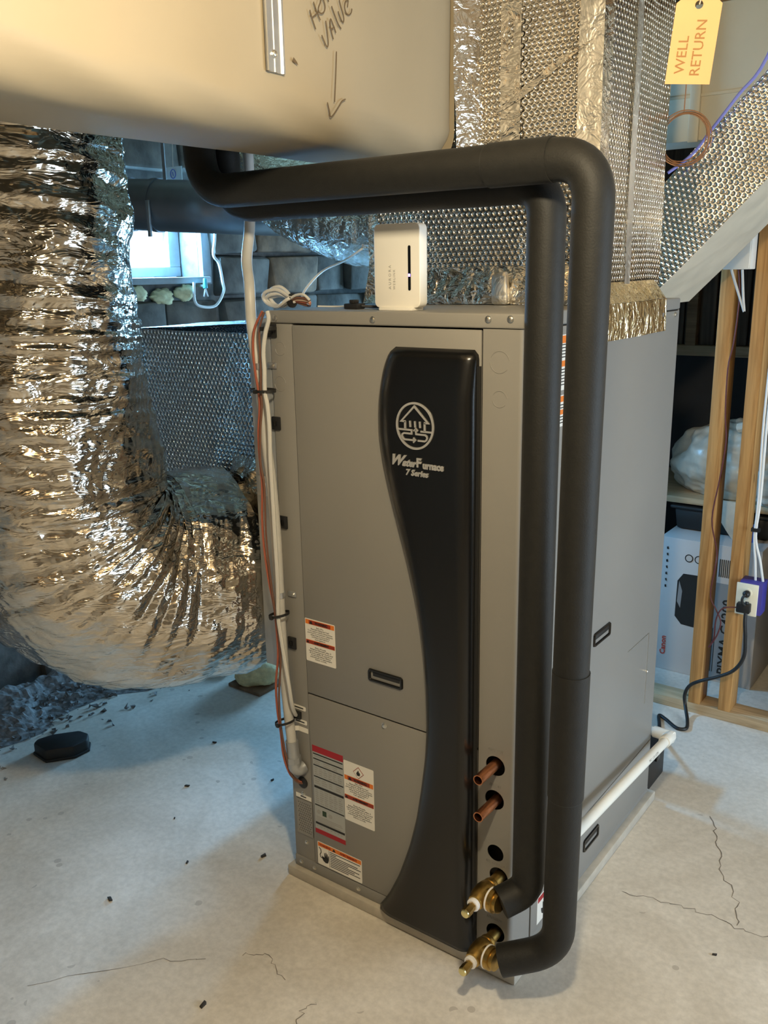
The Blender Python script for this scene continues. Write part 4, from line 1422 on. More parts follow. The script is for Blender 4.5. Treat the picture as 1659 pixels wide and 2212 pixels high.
# ================================================================ GATEWAY ON TOP
gw = empty('gateway_box', (-0.327, 0.065, 1.4905), 'white wireless gateway standing on top of the cabinet', 'gateway')
gm = MB().prism(rrect(-0.387, -0.270, 1.4965, 1.6665, 0.012, 5), lambda u, v: (u, 0.052, v), (0, 0.028, 0))
gm.build('shell', 'device_shell', gw, bevel=0.003, seg=3)
MB().box(-0.372, -0.285, 0.045, 0.088, 1.4905, 1.4975).build('stand', 'device_shell', gw, bevel=0.002)
sl_ = MB().prism(rrect(-0.2985, -0.2925, 1.532, 1.622, 0.0028, 4), lambda u, v: (u, 0.0505, v), (0, 0.003, 0)).build('light_slot', 'gloss_black', gw)
MB().box(-0.2978, -0.2932, 0.0500, 0.0506, 1.560, 1.5655).build('status_light', 'led_blue', gw)
text('lettering', 'AURORA', 0.0092, lambda u, v, w_: Vector((-0.3455 - v, 0.0517 - w_, 1.559 + u)), 'grey_print', gw, ext=0.0002, char=1.5)
text('lettering', 'WEBLINK', 0.0075, lambda u, v, w_: Vector((-0.3345 - v, 0.0517 - w_, 1.554 + u)), 'grey_print', gw, ext=0.0002, char=1.4)

# ================================================================ CONDUIT AND CONTROL WIRES ON THE LEFT EDGE
CONDUIT = [(-0.735, 0.046, 2.29), (-0.733, 0.046, 1.85), (-0.731, 0.038, 1.69), (-0.722, 0.012, 1.604), (-0.695, -0.012, 1.552), (-0.686, -0.021, 1.515), (-0.685, -0.022, 1.47), (-0.68, -0.022, 1.418), (-0.672, -0.022, 1.364), (-0.667, -0.022, 1.311), (-0.662, -0.022, 1.249), (-0.657, -0.022, 1.172), (-0.649, -0.022, 1.106), (-0.642, -0.022, 0.975), (-0.641, -0.022, 0.853), (-0.641, -0.022, 0.756), (-0.64, -0.022, 0.67), (-0.636, -0.022, 0.57), (-0.629, -0.022, 0.469), (-0.624, -0.022, 0.415)]
cr = empty('flexible_conduit', (-0.62, -0.022, 0.34), 'pale grey flexible conduit running down the cabinet left edge', 'conduit')
MB().tube(smooth_path(CONDUIT, 5), 0.0125, 16).build('conduit_tube', 'conduit_grey', cr)
MB().tube([(-0.6245, -0.022, 0.418), (-0.621, -0.022, 0.375)], 0.0165, 20).build('fitting', 'rack_metal', cr)
MB().tube([(-0.621, -0.022, 0.376), (-0.6205, -0.0215, 0.360)], 0.0195, 8).build('lock_nut', 'rack_metal', cr)
MB().tube(smooth_path([(-0.6205, -0.0215, 0.362), (-0.617, -0.021, 0.345), (-0.610, -0.012, 0.338), (-0.606, 0.0, 0.340)], 4), 0.0175, 20).build('elbow', 'rack_metal', cr)
for z, x in ((1.366, -0.668), (0.812, -0.640)):
    MB().tube([(x, -0.0215, z - 0.007), (x, -0.0215, z + 0.007)], 0.0138, 20).build('pipe_strap', 'galvanized', cr)
    s_ = MB().box(x + 0.010, x + 0.036, -0.004, -0.0005, z - 0.007, z + 0.007).build('strap_tab', 'galvanized', cr, bevel=0.001)
    screw(s_, (x + 0.028, -0.004, z), (0, -1, 0), 0.004)
REDW = [(-0.632, -0.04, 1.49), (-0.66, -0.04, 1.449), (-0.667, -0.04, 1.4), (-0.663, -0.04, 1.347), (-0.657, -0.04, 1.31), (-0.656, -0.04, 1.273), (-0.664, -0.04, 1.218), (-0.665, -0.04, 1.163), (-0.662, -0.04, 1.086), (-0.668, -0.04, 1.005), (-0.667, -0.04, 0.936), (-0.658, -0.04, 0.855), (-0.644, -0.04, 0.786), (-0.639, -0.04, 0.714), (-0.64, -0.04, 0.652), (-0.652, -0.04, 0.573), (-0.651, -0.04, 0.497), (-0.644, -0.04, 0.446), (-0.639, -0.04, 0.382), (-0.632, -0.03, 0.33), (-0.622, -0.016, 0.302), (-0.613, -0.004, 0.294)]
BROWNW = [(-0.622, -0.045, 1.488), (-0.639, -0.045, 1.45), (-0.64, -0.045, 1.401), (-0.642, -0.045, 1.349), (-0.645, -0.045, 1.312), (-0.644, -0.045, 1.275), (-0.653, -0.045, 1.22), (-0.658, -0.045, 1.143), (-0.65, -0.045, 1.088), (-0.653, -0.045, 0.974), (-0.648, -0.045, 0.882), (-0.639, -0.045, 0.794), (-0.628, -0.045, 0.706), (-0.627, -0.045, 0.644), (-0.638, -0.045, 0.554), (-0.638, -0.045, 0.477), (-0.632, -0.045, 0.427), (-0.628, -0.04, 0.376), (-0.622, -0.028, 0.32), (-0.616, -0.015, 0.298), (-0.611, -0.004, 0.291)]
GREYW = [(-0.609, -0.048, 1.491), (-0.606, -0.048, 1.473), (-0.618, -0.048, 1.443), (-0.627, -0.048, 1.402), (-0.627, -0.048, 1.36), (-0.629, -0.048, 1.313), (-0.623, -0.048, 1.277), (-0.621, -0.048, 1.223), (-0.623, -0.048, 1.158), (-0.622, -0.048, 1.081), (-0.621, -0.048, 0.968), (-0.62, -0.048, 0.853), (-0.624, -0.048, 0.768), (-0.619, -0.048, 0.721), (-0.611, -0.048, 0.662), (-0.602, -0.046, 0.59), (-0.604, -0.036, 0.53), (-0.612, -0.018, 0.496), (-0.617, -0.008, 0.487)]
G = 'control wires tied to the conduit'
wire('control_wire', REDW, 0.0028, 'wire_red', None, 'thin orange-red wire running down beside the conduit', 'wire', G)
wire('control_wire', [(a - 0.004, b + 0.006, c) for a, b, c in REDW], 0.0022, 'wire_tan', None, 'thin tan wire paired behind the orange-red wire', 'wire', G)
wire('control_wire', BROWNW, 0.0026, 'wire_brown', None, 'thin dark brown wire running down beside the conduit', 'wire', G)
wire('control_wire', GREYW, 0.0050, 'wire_grey', None, 'light grey cable plugged into the black jack on the left post', 'wire', G)


def tie(c, rx, ry, lab, tilt=0.0):
    pts = [(c[0] + rx * math.cos(a), c[1] + ry * math.sin(a), c[2] + tilt * math.cos(a)) for a in [2 * PI * k / 20 for k in range(21)]]
    root = empty('cable_tie', c, lab, 'cable tie', 'black cable ties on the wire bundle')
    m = MB()
    vs, fs = [], []
    for i, p in enumerate(pts):
        vs += [(p[0], p[1], p[2] - 0.0035), (p[0], p[1], p[2] + 0.0035)]
        if i:
            fs.append((2 * i - 2, 2 * i - 1, 2 * i + 1, 2 * i))
    m.add(vs, fs)
    m.build('strap', 'satin_black', root)
    MB().box(c[0] - 0.004, c[0] + 0.004, c[1] - ry - 0.005, c[1] - ry + 0.001, c[2] - 0.0045, c[2] + 0.0045).build('lock_head', 'satin_black', root)


tie((-0.648, -0.034, 1.312), 0.034, 0.024, 'upper black cable tie around the wires, above the second tie mount')
tie((-0.634, -0.034, 0.765), 0.026, 0.026, 'middle black cable tie around conduit and wires below the strap', 0.006)
tie((-0.634, -0.034, 0.475), 0.026, 0.024, 'lowest black cable tie beside the white tag labels', 0.008)
tie((-0.628, -0.026, 1.452), 0.016, 0.02, 'topmost black cable tie at the first tie mount')

# coiled slack cable on top of the cabinet
bun = empty('cable_coil', (-0.60, 0.03, 1.4925), 'bundled coil of light grey and brown cable on the cabinet top', 'cable')
for k, (rx, rz, oz, mt) in enumerate(((0.040, 0.019, 0.024, 'wire_grey'), (0.036, 0.014, 0.020, 'wire_grey'), (0.031, 0.022, 0.027, 'wire_grey'), (0.041, 0.012, 0.017, 'wire_grey'))):
    pts = []
    for i in range(33):
        a = 2 * PI * i / 32
        pin = 1 - 0.75 * max(0, math.cos(a)) ** 1.5
        pts.append((-0.640 + rx * math.cos(a), 0.016 + 0.006 * k + 0.004 * math.sin(2 * a), 1.4925 + oz + rz * math.sin(a) * pin))
    MB().tube(pts, 0.0042, 8, False).build('cable_loop', mt, bun)
for k, (mt, dz) in enumerate((('wire_grey', 0.010), ('wire_brown', 0.004), ('wire_tan', 0.000), ('wire_red', -0.004), ('wire_brown', -0.009))):
    MB().tube(smooth_path([(-0.604, 0.022 + 0.004 * k, 1.512 + dz * .3), (-0.585, 0.022 + .004 * k, 1.513 + dz), (-0.562, 0.022 + .004 * k, 1.511 + dz * 1.3), (-0.548, 0.026, 1.508 + dz * .4)], 5), 0.0032, 8).build('cable_end', mt, bun)
MB().tube([(-0.605, 0.028, 1.511), (-0.600, 0.028, 1.511)], 0.016, 18).build('binding_tie', 'satin_black', bun)
wire('thermostat_cable', [(-0.76, 0.495, 1.63), (-0.745, 0.40, 1.60), (-0.72, 0.28, 1.575), (-0.665, 0.15, 1.535), (-0.60, 0.06, 1.512), (-0.553, 0.03, 1.504)], 0.0032, 'wire_white', None, 'thin white cable hanging down to the coil on the cabinet top', 'cable')
pa = empty('power_adapter', (-0.47, 0.10, 1.4905), 'small black plug and leads lying on the cabinet top left of the gateway', 'plug')
MB().box(-0.50, -0.46, 0.085, 0.115, 1.4905, 1.503).build('plug_body', 'satin_black', pa, bevel=0.003)
MB().box(-0.488, -0.474, 0.090, 0.110, 1.503, 1.511).build('plug_cap', 'satin_black', pa, bevel=0.002)
wire('lead', [(-0.46, 0.10, 1.497), (-0.43, 0.12, 1.495), (-0.40, 0.11, 1.497), (-0.375, 0.10, 1.505)], 0.003, 'satin_black', pa)
wire('lead', [(-0.50, 0.10, 1.497), (-0.54, 0.11, 1.495), (-0.58, 0.09, 1.496)], 0.002, 'wire_grey', pa)
wire('gateway_lead', [(-0.345, 0.085, 1.525), (-0.40, 0.12, 1.553), (-0.425, 0.14, 1.545), (-0.430, 0.15, 1.50)], 0.003, 'satin_black', None, 'black lead looping from behind the gateway', 'cable')

# ================================================================ CONDENSATE DRAIN ON THE RIGHT
pv = empty('drain_pipe', (0.05, 0.5, 0.2), 'white plastic drain pipe running low along the cabinet right side', 'pipe')
pts = round_corner([(0.05, 0.13, 0.283), (0.05, 0.885, 0.222), (-0.055, 0.905, 0.219), (-0.055, 0.925, 0.10)], [0.022, 0.02], 6)
MB().tube(pts[:2], 0.0135, 20).build('straight_run', 'pvc_pipe', pv)
MB().tube([(0.05, 0.84, 0.2257), (0.05, 0.895, 0.2212)], 0.0175, 20).build('elbow_socket', 'pvc_pipe', pv, bevel=0.0015)
MB().tube([(0.062, 0.889, 0.2217), (0.0, 0.895, 0.2205)], 0.0175, 20).build('elbow_socket', 'pvc_pipe', pv, bevel=0.0015)
MB().tube(pts[1:], 0.0135, 20).build('return_run', 'pvc_pipe', pv)
text('printed_code', 'PVC 1120  ASTM', 0.010, lambda u, v, w_: Vector((0.0500 + 0.0139 * math.cos(0.3 + v / 0.0139) + w_ * 0, 0.72 + u, 0.2355 - u * 0.081 + 0.0139 * math.sin(0.3 + v / 0.0139))), 'grey_print', pv, ext=0.0001)
wire('drain_tie', [(-0.035, 0.905, 0.245), (-0.03, 0.90, 0.285), (-0.022, 0.893, 0.29)], 0.004, 'wire_white', pv)
pu = empty('condensate_pump', (-0.06, 0.98, 0.0), 'black condensate pump on the floor behind the cabinet corner', 'pump')
MB().box(-0.14, -0.012, 0.90, 1.05, 0.0, 0.105).build('tank', 'satin_black', pu, bevel=0.006)
MB().box(-0.145, -0.008, 0.895, 1.055, 0.105, 0.135).build('lid', 'satin_black', pu, bevel=0.004)
MB().box(-0.012, -0.004, 0.955, 0.985, 0.085, 0.112).build('clip', 'gloss_black', pu, bevel=0.002)
CORD = [(0.099, 1.462, 0.476), (0.100, 1.452, 0.44), (0.102, 1.445, 0.405), (0.108, 1.445, 0.348), (0.107, 1.45, 0.28), (0.079, 1.45, 0.224), (0.028, 1.45, 0.186), (-0.034, 1.45, 0.152), (-0.072, 1.47, 0.115), (-0.09, 1.485, 0.07), (-0.082, 1.476, 0.030), (-0.055, 1.42, 0.008), (-0.040, 1.36, 0.0065), (-0.068, 1.345, 0.0065), (-0.12, 1.385, 0.0065), (-0.150, 1.40, 0.007), (-0.128, 1.34, 0.007), (-0.10, 1.26, 0.012), (-0.085, 1.16, 0.06), (-0.08, 1.06, 0.118)]
wire('pump_cable', CORD, 0.0062, 'satin_black', None, 'black power cord from the outlet snaking over the floor to the pump', 'cord', None, 6, 10)

# ================================================================ OUTLET, CABLES AND THINGS ON THE STUDS
ob = empty('outlet_box', (0.095, 1.49, 0.42), 'almond electrical outlet on the right-hand stud with two black plugs', 'outlet')
MB().box(0.066, 0.140, 1.482, 1.545, 0.425, 0.540).build('box_body', 'box_blue_plastic', ob, bevel=0.002)
MB().box(0.058, 0.128, 1.474, 1.482, 0.422, 0.534).build('cover_plate', 'outlet_almond', ob, bevel=0.002)
for z in (0.503, 0.452):
    MB().lathe((0.093, 1.474, z), (0, -1, 0), [(0, 0.0165), (0.002, 0.0165), (0.0025, 0.015)], 20).build('receptacle', 'outlet_almond', ob)
MB().lathe((0.095, 1.472, 0.503), (0, -1, 0), [(0, 0.010), (0.014, 0.0125), (0.020, 0.010), (0.024, 0.006)], 14).build('cord_plug', 'satin_black', ob)
MB().box(0.068, 0.112, 1.446, 1.472, 0.437, 0.470).build('adapter_plug', 'satin_black', ob, bevel=0.004)
wire('cord_lead', [(0.095, 1.45, 0.503), (0.088, 1.444, 0.494), (0.088, 1.442, 0.478), (0.098, 1.452, 0.462)], 0.0045, 'satin_black', ob)
THIN = [(-0.03, 1.485, 1.588), (-0.016, 1.487, 1.476), (-0.022, 1.489, 1.333), (-0.034, 1.49, 1.246), (-0.030, 1.49, 1.097), (-0.02, 1.488, 1.007), (-0.03, 1.488, 0.882), (-0.045, 1.488, 0.737), (-0.02, 1.486, 0.628), (-0.016, 1.47, 0.579), (-0.022, 1.46, 0.477), (0.005, 1.445, 0.432), (0.025, 1.44, 0.393), (0.015, 1.44, 0.339), (-0.009, 1.44, 0.292), (0.006, 1.442, 0.328), (0.008, 1.442, 0.396), (0.026, 1.442, 0.442), (0.070, 1.455, 0.452)]
wire('adapter_cord', THIN, 0.0024, 'wire_maroon', None, 'thin dark cord running down the left stud to the outlet adapter', 'cord')
for k, dxx in enumerate((0.0, 0.010)):
    wire('house_cable', [(0.100 + dxx, 1.493, 2.25), (0.098 + dxx, 1.49, 1.6), (0.092 + dxx, 1.49, 1.103), (0.098 + dxx * .6, 1.49, 0.831), (0.096 + dxx * .4, 1.49, 0.70), (0.104 + dxx * 1.6, 1.50, 0.61), (0.108 + dxx * 2.4, 1.51, 0.54)], 0.0042, 'wire_white', None,
         ('white house cable on the right stud, left one entering the outlet box', 'white house cable on the right stud, right one entering the outlet box')[k], 'cable', 'white cables down to the outlet')
cs_ = MB().box(0.085, 0.112, 1.482, 1.4985, 0.715, 0.727).build('cable_staple', 'satin_black')
tag(cs_, 'small black staple holding two white cables to the stud', 'staple')
jb = empty('junction_box', (-0.02, 1.47, 1.56), 'plain white electrical box high on the left stud', 'electrical box')
MB().box(-0.062, 0.022, 1.44, 1.499, 1.557, 1.685).build('box_shell', 'white_plastic', jb, bevel=0.003)
MB().box(-0.058, 0.018, 1.436, 1.44, 1.561, 1.681).build('box_cover', 'white_plastic', jb, bevel=0.001)
wire('hanging_cable', [(-0.052, 1.45, 1.602), (-0.028, 1.45, 1.532), (0.003, 1.45, 1.452), (0.012, 1.45, 1.430), (0.006, 1.45, 1.47), (-0.001, 1.45, 1.532), (-0.004, 1.45, 1.556)], 0.004, 'wire_grey', None, 'grey cable loop hanging below the white electrical box', 'cable')

# things behind the stud frame
pb = empty('printer_box', (-0.13, 2.0, 0.0), 'white printer carton with a grey stripe behind the studs', 'box')
MB().box(-0.318, 0.06, 1.80, 2.22, 0.0, 0.555).build('carton', 'box_white', pb, bevel=0.003)
BYF = 1.7995


def onbox(name, mat, poly, parent=pb, d=0.0004):
    return MB().prism(poly, lambda u, v: (u, BYF, v), (0, -d, 0)).build(name, mat, parent, smooth=False)


onbox('grey_stripe', 'box_grey', [(-0.115, 0.01), (-0.018, 0.01), (-0.018, 0.405), (-0.115, 0.405)])
onbox('printer_picture', 'ink_black', [(-0.218, 0.208), (-0.245, 0.238), (-0.243, 0.385), (-0.222, 0.417), (-0.125, 0.42), (-0.125, 0.215), (-0.17, 0.205)])
onbox('ink_window', 'box_grey', [(-0.240, 0.30), (-0.226, 0.275), (-0.222, 0.345), (-0.236, 0.385)], d=0.0008)
text('lettering', 'PIXMA G4200', 0.052, lambda u, v, w_: Vector((-0.047 - v, BYF - 0.0009 - w_, 0.19 + u)), 'ink_black', pb, bold=0.0008)
text('lettering', 'Canon', 0.030, lambda u, v, w_: Vector((-0.283 - v, BYF - 0.0005 - w_, 0.105 + u)), 'box_redprint', pb, bold=0.0006)
for cx in (-0.205, -0.168, -0.131):
    onbox('feature_icon', 'ink_black', circle(cx, 0.482, 0.016, 20))
    onbox('icon_centre', 'box_white', circle(cx, 0.482, 0.012, 20), d=0.0008)
for k in range(9):
    onbox('print_line', 'ink_black', [(-0.090 + k * 0.0072, 0.43), (-0.0865 + k * 0.0072, 0.43), (-0.0865 + k * 0.0072, 0.50), (-0.090 + k * 0.0072, 0.50)])
for k in range(4):
    onbox('print_line', 'ink_black', [(-0.112 + k * 0.008, 0.04), (-0.1095 + k * 0.008, 0.04), (-0.1095 + k * 0.008, 0.22), (-0.112 + k * 0.008, 0.22)], d=0.0008)
for k in range(7):
    onbox('print_mark', 'ink_black', [(-0.292 + (k % 2) * 0.002, 0.35 + k * 0.026), (-0.285, 0.35 + k * 0.026), (-0.287, 0.361 + k * 0.026), (-0.293, 0.359 + k * 0.026)])
bt = empty('black_tray', (-0.13, 2.07, 0.557), 'shallow black plastic tray on top of the printer carton', 'tray')
tm = MB().box(-0.31, 0.05, 1.93, 2.21, 0.5565, 0.640)
tm.v = [((a + .13) * (1.04 if c > .6 else .97) - .13, b, c) for a, b, c in tm.v]
tm.build('tray_body', 'satin_black', bt, bevel=0.012)
MB().box(-0.33, 0.07, 1.92, 2.22, 0.640, 0.652).build('tray_rim', 'satin_black', bt, bevel=0.004)
sh = empty('storage_shelf', (0.1, 2.15, 0.0), 'pale wooden shelf board on dark posts behind the studs', 'shelf')
MB().box(-0.60, 1.0, 1.935, 2.45, 0.66, 0.685).build('shelf_board', 'pine_plate', sh, bevel=0.002)
for x, y in ((-0.59, 2.0), (-0.59, 2.40), (0.95, 2.0), (0.95, 2.40)):
    MB().box(x, x + 0.04, y, y + 0.04, 0.0, 0.66).build('post', 'dark_wall', sh)


def blob(name, c, r, mat, parent=None, seed=1, lump=0.12, flat_=None, nu=60, nv=60):
    u = np.linspace(0.0, PI, nu)
    v = np.linspace(0, 2 * PI, nv, endpoint=False)
    U, W = np.meshgrid(u, v, indexing='ij')
    d = np.stack([np.sin(U) * np.cos(W), np.sin(U) * np.sin(W), np.cos(U)], -1).reshape(-1, 3)
    h = 1 + lump * fbm(d * 2.2 + seed, seed, 3) * 0.8 + lump * 0.9 * folds(d, seed + 2, 6, 4.5, (0.3, 0.3, 0.0), 0.8)
    V = d * h[:, None] * np.array(r) + np.array(c)
    if flat_ is not None:
        V[:, 2] = np.maximum(V[:, 2], flat_)
    return link(name, grid_mesh(name, V, nu, nv, True), mat, parent)


bg_ = empty('plastic_bag_bundle', (-0.1, 2.15, 0.685), 'bulky bundle in clear plastic film on the shelf behind the studs', 'bag')
blob('film_wrap', (-0.13, 2.12, 0.80), (0.25, 0.19, 0.18), 'plastic_film', bg_, 4, 0.16, 0.687, 110, 110)
blob('film_fold', (0.06, 2.06, 0.74), (0.17, 0.15, 0.12), 'plastic_film', bg_, 9, 0.25, 0.687)
hang = MB()
vs, fs = [], []
for i in range(9):
    t = i / 8
    for (xx, yy) in ((-0.17 + t * 0.11, 0), (-0.03, 0), (-0.03, 0.01), (-0.17 + t * 0.11, 0.01)):
        vs.append((xx, 1.90 - 0.02 * math.sin(t * PI) + yy, 0.70 - 0.17 * t))
for i in range(8):
    for k in range(4):
        fs.append((4 * i + k, 4 * i + (k + 1) % 4, 4 * i + 4 + (k + 1) % 4, 4 * i + 4 + k))
fs += [(0, 1, 2, 3), (32, 33, 34, 35)]
hang.add(vs, fs).build('hanging_flap', 'plastic_film', bg_)
MB().tube(smooth_path([(-0.11, 1.99, 0.97), (-0.05, 1.97, 0.985), (0.0, 1.97, 0.97)], 4), 0.02, 10).build('rolled_top', 'plastic_film', bg_)
bl = MB().box(-0.055, 0.012, 1.893, 1.905, 0.545, 0.625)
bl.v = [(a + (0.02 if c > .6 and a < 0 else 0), b, c) for a, b, c in bl.v]
tag(bl.build('blue_cloth', 'blue_tape', bevel=0.004), 'small bright blue cloth hanging between the studs below the bag', 'cloth')

# ================================================================ TAG, COIL, CABLES AT UPPER RIGHT
tg = empty('hanging_tag', (0.285, 0.0, 1.85), 'manila card tag reading WELL RETURN hanging at upper right', 'tag')
T0 = Vector((0.2875, -0.02, 1.905))
TU = Vector((0.9, 0.42, -0.06)).normalized()
TV = Vector((0.10, 0.0, 0.995)).normalized()
TN = TU.cross(TV).normalized()
if TN.y > 0:
    TN = -TN


def tagmap(u, v, w_):
    return T0 + TU * u + TV * v + TN * w_


hw, hh = 0.0335, 0.061
outer = [(-hw, -hh), (hw, -hh), (hw, hh - 0.010), (hw - 0.012, hh), (-hw + 0.012, hh), (-hw, hh - 0.010)]
plate('card', outer, [circle(0, hh - 0.012, 0.006, 16)[::-1]], lambda u, v, w_: tagmap(u, v, w_), 0.0008, 'tag_card', tg)
text('lettering', 'WELL', 0.021, lambda u, v, w_: tagmap(-0.014 - v, -0.020 + u, 0.0006 + w_), 'tag_ink', tg, ext=0.0002, bold=0.0001)
text('lettering', 'RETURN', 0.021, lambda u, v, w_: tagmap(0.009 - v, -0.010 + u, 0.0006 + w_), 'tag_ink', tg, ext=0.0002, bold=0.0001)
MB().tube(smooth_path([tagmap(0, hh - 0.012, 0.002), tagmap(0.004, hh + 0.02, 0.004), tagmap(0.01, hh + 0.12, 0), tagmap(0.01, hh + 0.33, 0)], 5), 0.001, 6).build('tie_string', 'wire_tan', tg)

co = empty('wire_coil', (-0.02, 1.0, 1.8), 'loose coil of thin copper-brown wire hanging beside the plenum', 'wire')
for k in range(5):
    r_ = 0.057 + 0.004 * (k % 3)
    pts = [(-0.018 + 0.003 * k + r_ * math.cos(2 * PI * i / 40), 0.868 - 0.006 * k + 0.010 * math.sin(2 * PI * i / 40 + k), 1.882 - 0.002 * k + r_ * math.sin(2 * PI * i / 40)) for i in range(41)]
    MB().tube(pts, 0.0015, 6, False).build('wire_loop', 'wire_copper', co)
MB().tube([(-0.02, 0.865, 1.94), (-0.015, 0.868, 2.295)], 0.0015, 6).build('hanging_end', 'wire_copper', co)
wire('blue_cable', [(0.24, 0.90, 2.29), (0.16, 0.90, 2.05), (0.10, 0.895, 1.97), (0.044, 0.89, 1.898), (0.0, 0.885, 1.842), (-0.05, 0.86, 1.80)], 0.004, 'wire_blue', None, 'blue cable slanting down past the wire coil at upper right', 'cable')

# ================================================================ LEFT BACKGROUND AND FLOOR
pt = empty('paper_marker', (-1.61, 0.6, 1.87), 'small white paper marker with a circled sign under the cream duct', 'paper tag')
MB().box(-1.655, -1.572, 0.598, 0.600, 1.872, 1.915).build('paper', 'label_white', pt)
MB().tube([(-1.613 + 0.012 * math.cos(2 * PI * k / 20), 0.597, 1.893 + 0.014 * math.sin(2 * PI * k / 20)) for k in range(21)], 0.0014, 6, False).build('circled_sign', 'wire_blue', pt)
MB().tube([(-1.615, 0.597, 1.899), (-1.612, 0.597, 1.887)], 0.0014, 6).build('circled_sign', 'wire_blue', pt)
MB().tube([(-1.613, 0.599, 1.915), (-1.613, 0.61, 2.10), (-1.613, 0.62, 2.461)], 0.001, 6).build('tie_string', 'wire_tan', pt)
wire('wall_cable', [(-2.14, 1.27, 1.95), (-2.14, 1.271, 1.744), (-2.14, 1.254, 1.654), (-2.14, 1.283, 1.615), (-2.14, 1.298, 1.537), (-2.14, 1.299, 1.497), (-2.14, 1.248, 1.44), (-2.14, 1.167, 1.439), (-2.14, 1.13, 1.464), (-2.14, 1.133, 1.54)], 0.006, 'wire_white', None, 'white cable looping down the stone wall beside the small window', 'cable')
wn = empty('wire_splice', (-2.14, 1.186, 1.475), 'small turquoise splice cap on the wall beside the white cable loop', 'wire cap')
MB().lathe((-2.13, 1.186, 1.555), (0, 0, -1), [(0, 0.006), (0.004, 0.008), (0.04, 0.010), (0.042, 0.004)], 12).build('cap', 'teal_cap', wn)
for s in (-1, 1):
    MB().tube([(-2.13, 1.186, 1.515), (-2.13, 1.186 + 0.012 * s, 1.48)], 0.003, 6).build('wire_tail', 'wire_white', wn)
MB().box(-2.19, -2.13, 1.18, 1.192, 1.52, 1.53).build('anchor', 'galvanized', wn)
# yellow foam drips under the window
for k, (y, z, r) in enumerate(((0.86, 1.50, 0.05), (1.0, 1.485, 0.06), (1.12, 1.50, 0.05))):
    o = blob('spray_foam', (-2.19, y, z), (0.03, r, 0.03), 'yellow_foam', None, 20 + k, 0.4, None, 20, 20)
    tag(o, ('leftmost crusty yellow spray foam lump under the small window sill', 'middle crusty yellow spray foam lump under the small window sill', 'rightmost crusty yellow spray foam lump under the small window sill')[k], 'foam', 'spray foam under the window')

it = empty('insulation_scrap', (-1.55, 0.78, 0.0), 'pale yellow insulation scrap lying on the floor beside the cabinet', 'insulation')
blob('batt', (-1.545, 0.80, 0.06), (0.095, 0.10, 0.065), 'yellow_foam', it, 33, 0.18, 0.012, 40, 40)
MB().box(-1.63, -1.46, 0.70, 0.90, 0.0, 0.014).build('paper_facing', 'stone_brown', it, bevel=0.003)
it2 = blob('foam_scrap', (-1.79, 0.80, 0.02), (0.09, 0.05, 0.03), 'yellow_foam', None, 36, 0.4, 0.001, 30, 30)
tag(it2, 'small crumbled foam scrap left of the insulation piece', 'foam')
fl = empty('black_cover', (-1.72, 0.03, 0.0), 'flat black rounded cover lying on the floor under the foil duct', 'cover')
pol = [(-1.815, -0.02), (-1.80, -0.045), (-1.72, -0.052), (-1.665, 0.02), (-1.665, 0.075), (-1.70, 0.105), (-1.745, 0.10), (-1.80, 0.03)]
MB().prism(pol, lambda u, v: (u, v, 0.001), (0, 0, 0.045)).build('shell', 'satin_black', fl, bevel=0.008)
MB().prism([((a + 1.735) * 1.05 - 1.735, (b - 0.025) * 1.05 + 0.025) for a, b in pol], lambda u, v: (u, v, 0.0), (0, 0, 0.010)).build('rim', 'satin_black', fl, bevel=0.003)

# rubble bank along the foundation wall: uncountable grit, one object
rm = MB()
rg = random.Random(5)
for k in range(1500):
    y = rg.uniform(-1.6, 1.3)
    x = -2.13 + abs(rg.gauss(0, 0.15))
    if x > -1.68 or (x > -1.87 and -0.12 < y < 0.17) or (x > -1.92 and 0.6 < y < 1.0):
        continue
    s = rg.uniform(0.004, 0.018) * (1.4 if x < -2.05 else 1)
    base = max(0.0, (-1.95 - x) * 0.35)
    vs = [(x + rg.uniform(-s, s), y + rg.uniform(-s, s), base + max(0, rg.uniform(-0.2, 1.0) * s)) for _ in range(6)]
    rm.add(vs, [(0, 1, 2), (0, 2, 3), (0, 3, 4), (1, 2, 5), (2, 3, 5), (3, 4, 5), (0, 1, 4), (1, 4, 5)])
nb, nw = 220, 26
gy, gx = np.meshgrid(np.linspace(-1.6, 1.6, nb), np.linspace(0, 1, nw), indexing='ij')
gy, gx = gy.ravel(), gx.ravel()
pb_ = np.stack([gx * 0.4, gy, gx * 0], 1)
edge = -1.86 + 0.08 * fbm(pb_ * np.array([0, 3, 0]), 91, 3)
bx_ = -2.14 + gx * (edge + 2.14)
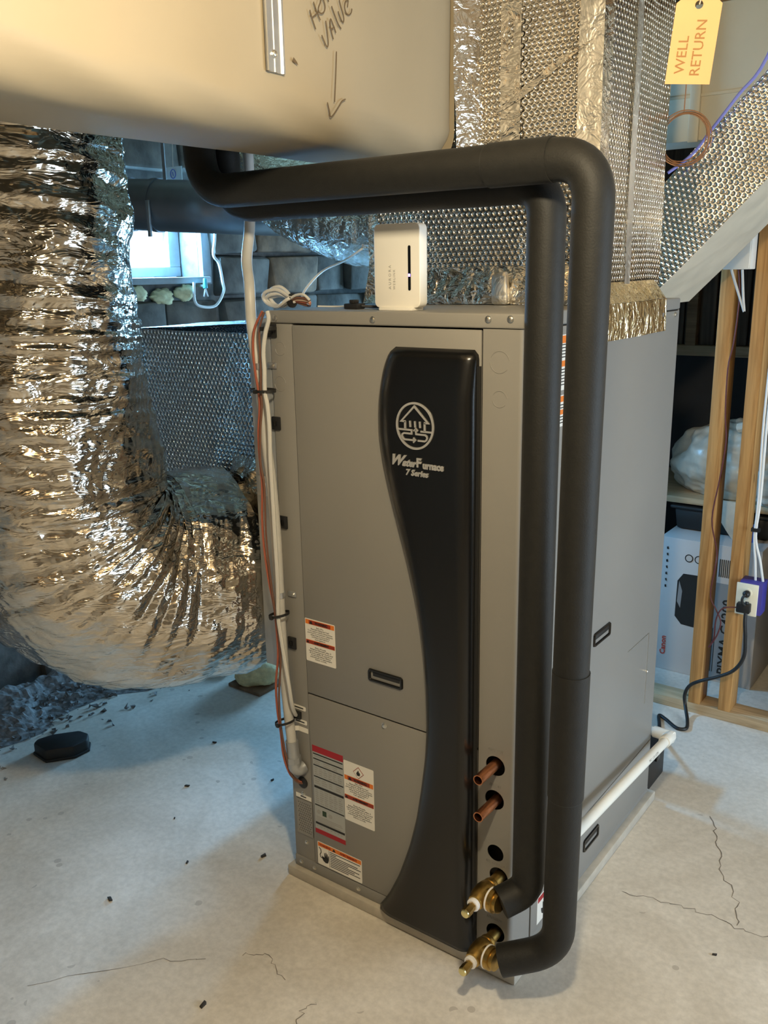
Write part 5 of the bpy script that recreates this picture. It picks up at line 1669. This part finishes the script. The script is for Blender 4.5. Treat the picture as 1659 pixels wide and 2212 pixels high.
bz_ = (1 - gx) ** 1.4 * 0.10 + (0.016 * fbm(pb_ * 14, 92, 3) + 0.012 * np.abs(fbm(pb_ * 40, 93, 2))) * np.clip((1 - gx) * 5, 0, 1)
rm.add([(float(a_), float(b_), float(max(c_, 0.0005))) for a_, b_, c_ in zip(bx_, gy, bz_)], [(i * nw + k, i * nw + k + 1, i * nw + nw + k + 1, i * nw + nw + k) for i in range(nb - 1) for k in range(nw - 1)])
rub = rm.build('rubble', 'rubble_grey', smooth=False, org=(-2.0, 0, 0))
tag(rub, 'grey grit and stone rubble along the base of the stone wall', 'rubble', kind='stuff')

# crumbs on the concrete
ck = [(-0.93, -0.14), (-0.72, 0.16), (-0.775, 0.0), (-0.81, 0.34), (-1.02, 0.30), (-0.98, -0.36), (-1.12, -0.02), (-0.52, -0.46), (0.42, -0.02), (0.36, 0.34), (0.55, 0.24), (-1.22, 0.12), (-1.35, 0.36)]
c0 = None
for k, (x, y) in enumerate(ck):
    if c0 is None:
        cm = MB().box(-0.007, 0.007, -0.004, 0.004, 0, 0.005)
        cm.v = [(a + rg.uniform(-.003, .003), b + rg.uniform(-.002, .002), c) for a, b, c in cm.v]
        c0 = cm.build('floor_crumb', 'crumb', bevel=0.001, org=(0, 0, 0))
        c = c0
    else:
        c = c0.copy()
        COL.objects.link(c)
    c.location = (x, y, 0.0002)
    c.rotation_euler = (0, 0, rg.uniform(0, 6))
    s = rg.uniform(0.5, 1.2)
    c.scale = (s, s, s)
    tag(c, 'tiny dark crumb on the bare concrete floor', 'crumb', 'dark crumbs on the floor')

# bare bulb in its ceiling holder, above the camera
lb = empty('ceiling_bulb', (BULB[0], BULB[1], 2.1), 'bare glowing bulb in a white ceiling holder', 'lamp')
MB().lathe((BULB[0], BULB[1], 2.30), (0, 0, -1), [(0, 0.05), (0.02, 0.05), (0.03, 0.025), (0.06, 0.022)], 20).build('lamp_holder', 'white_plastic', lb)
MB().lathe((BULB[0], BULB[1], 2.24), (0, 0, -1), [(0, 0.014), (0.03, 0.016), (0.07, 0.028), (0.10, 0.031), (0.125, 0.024), (0.138, 0.006)], 20).build('bulb_glass', 'bulb_glass', lb)
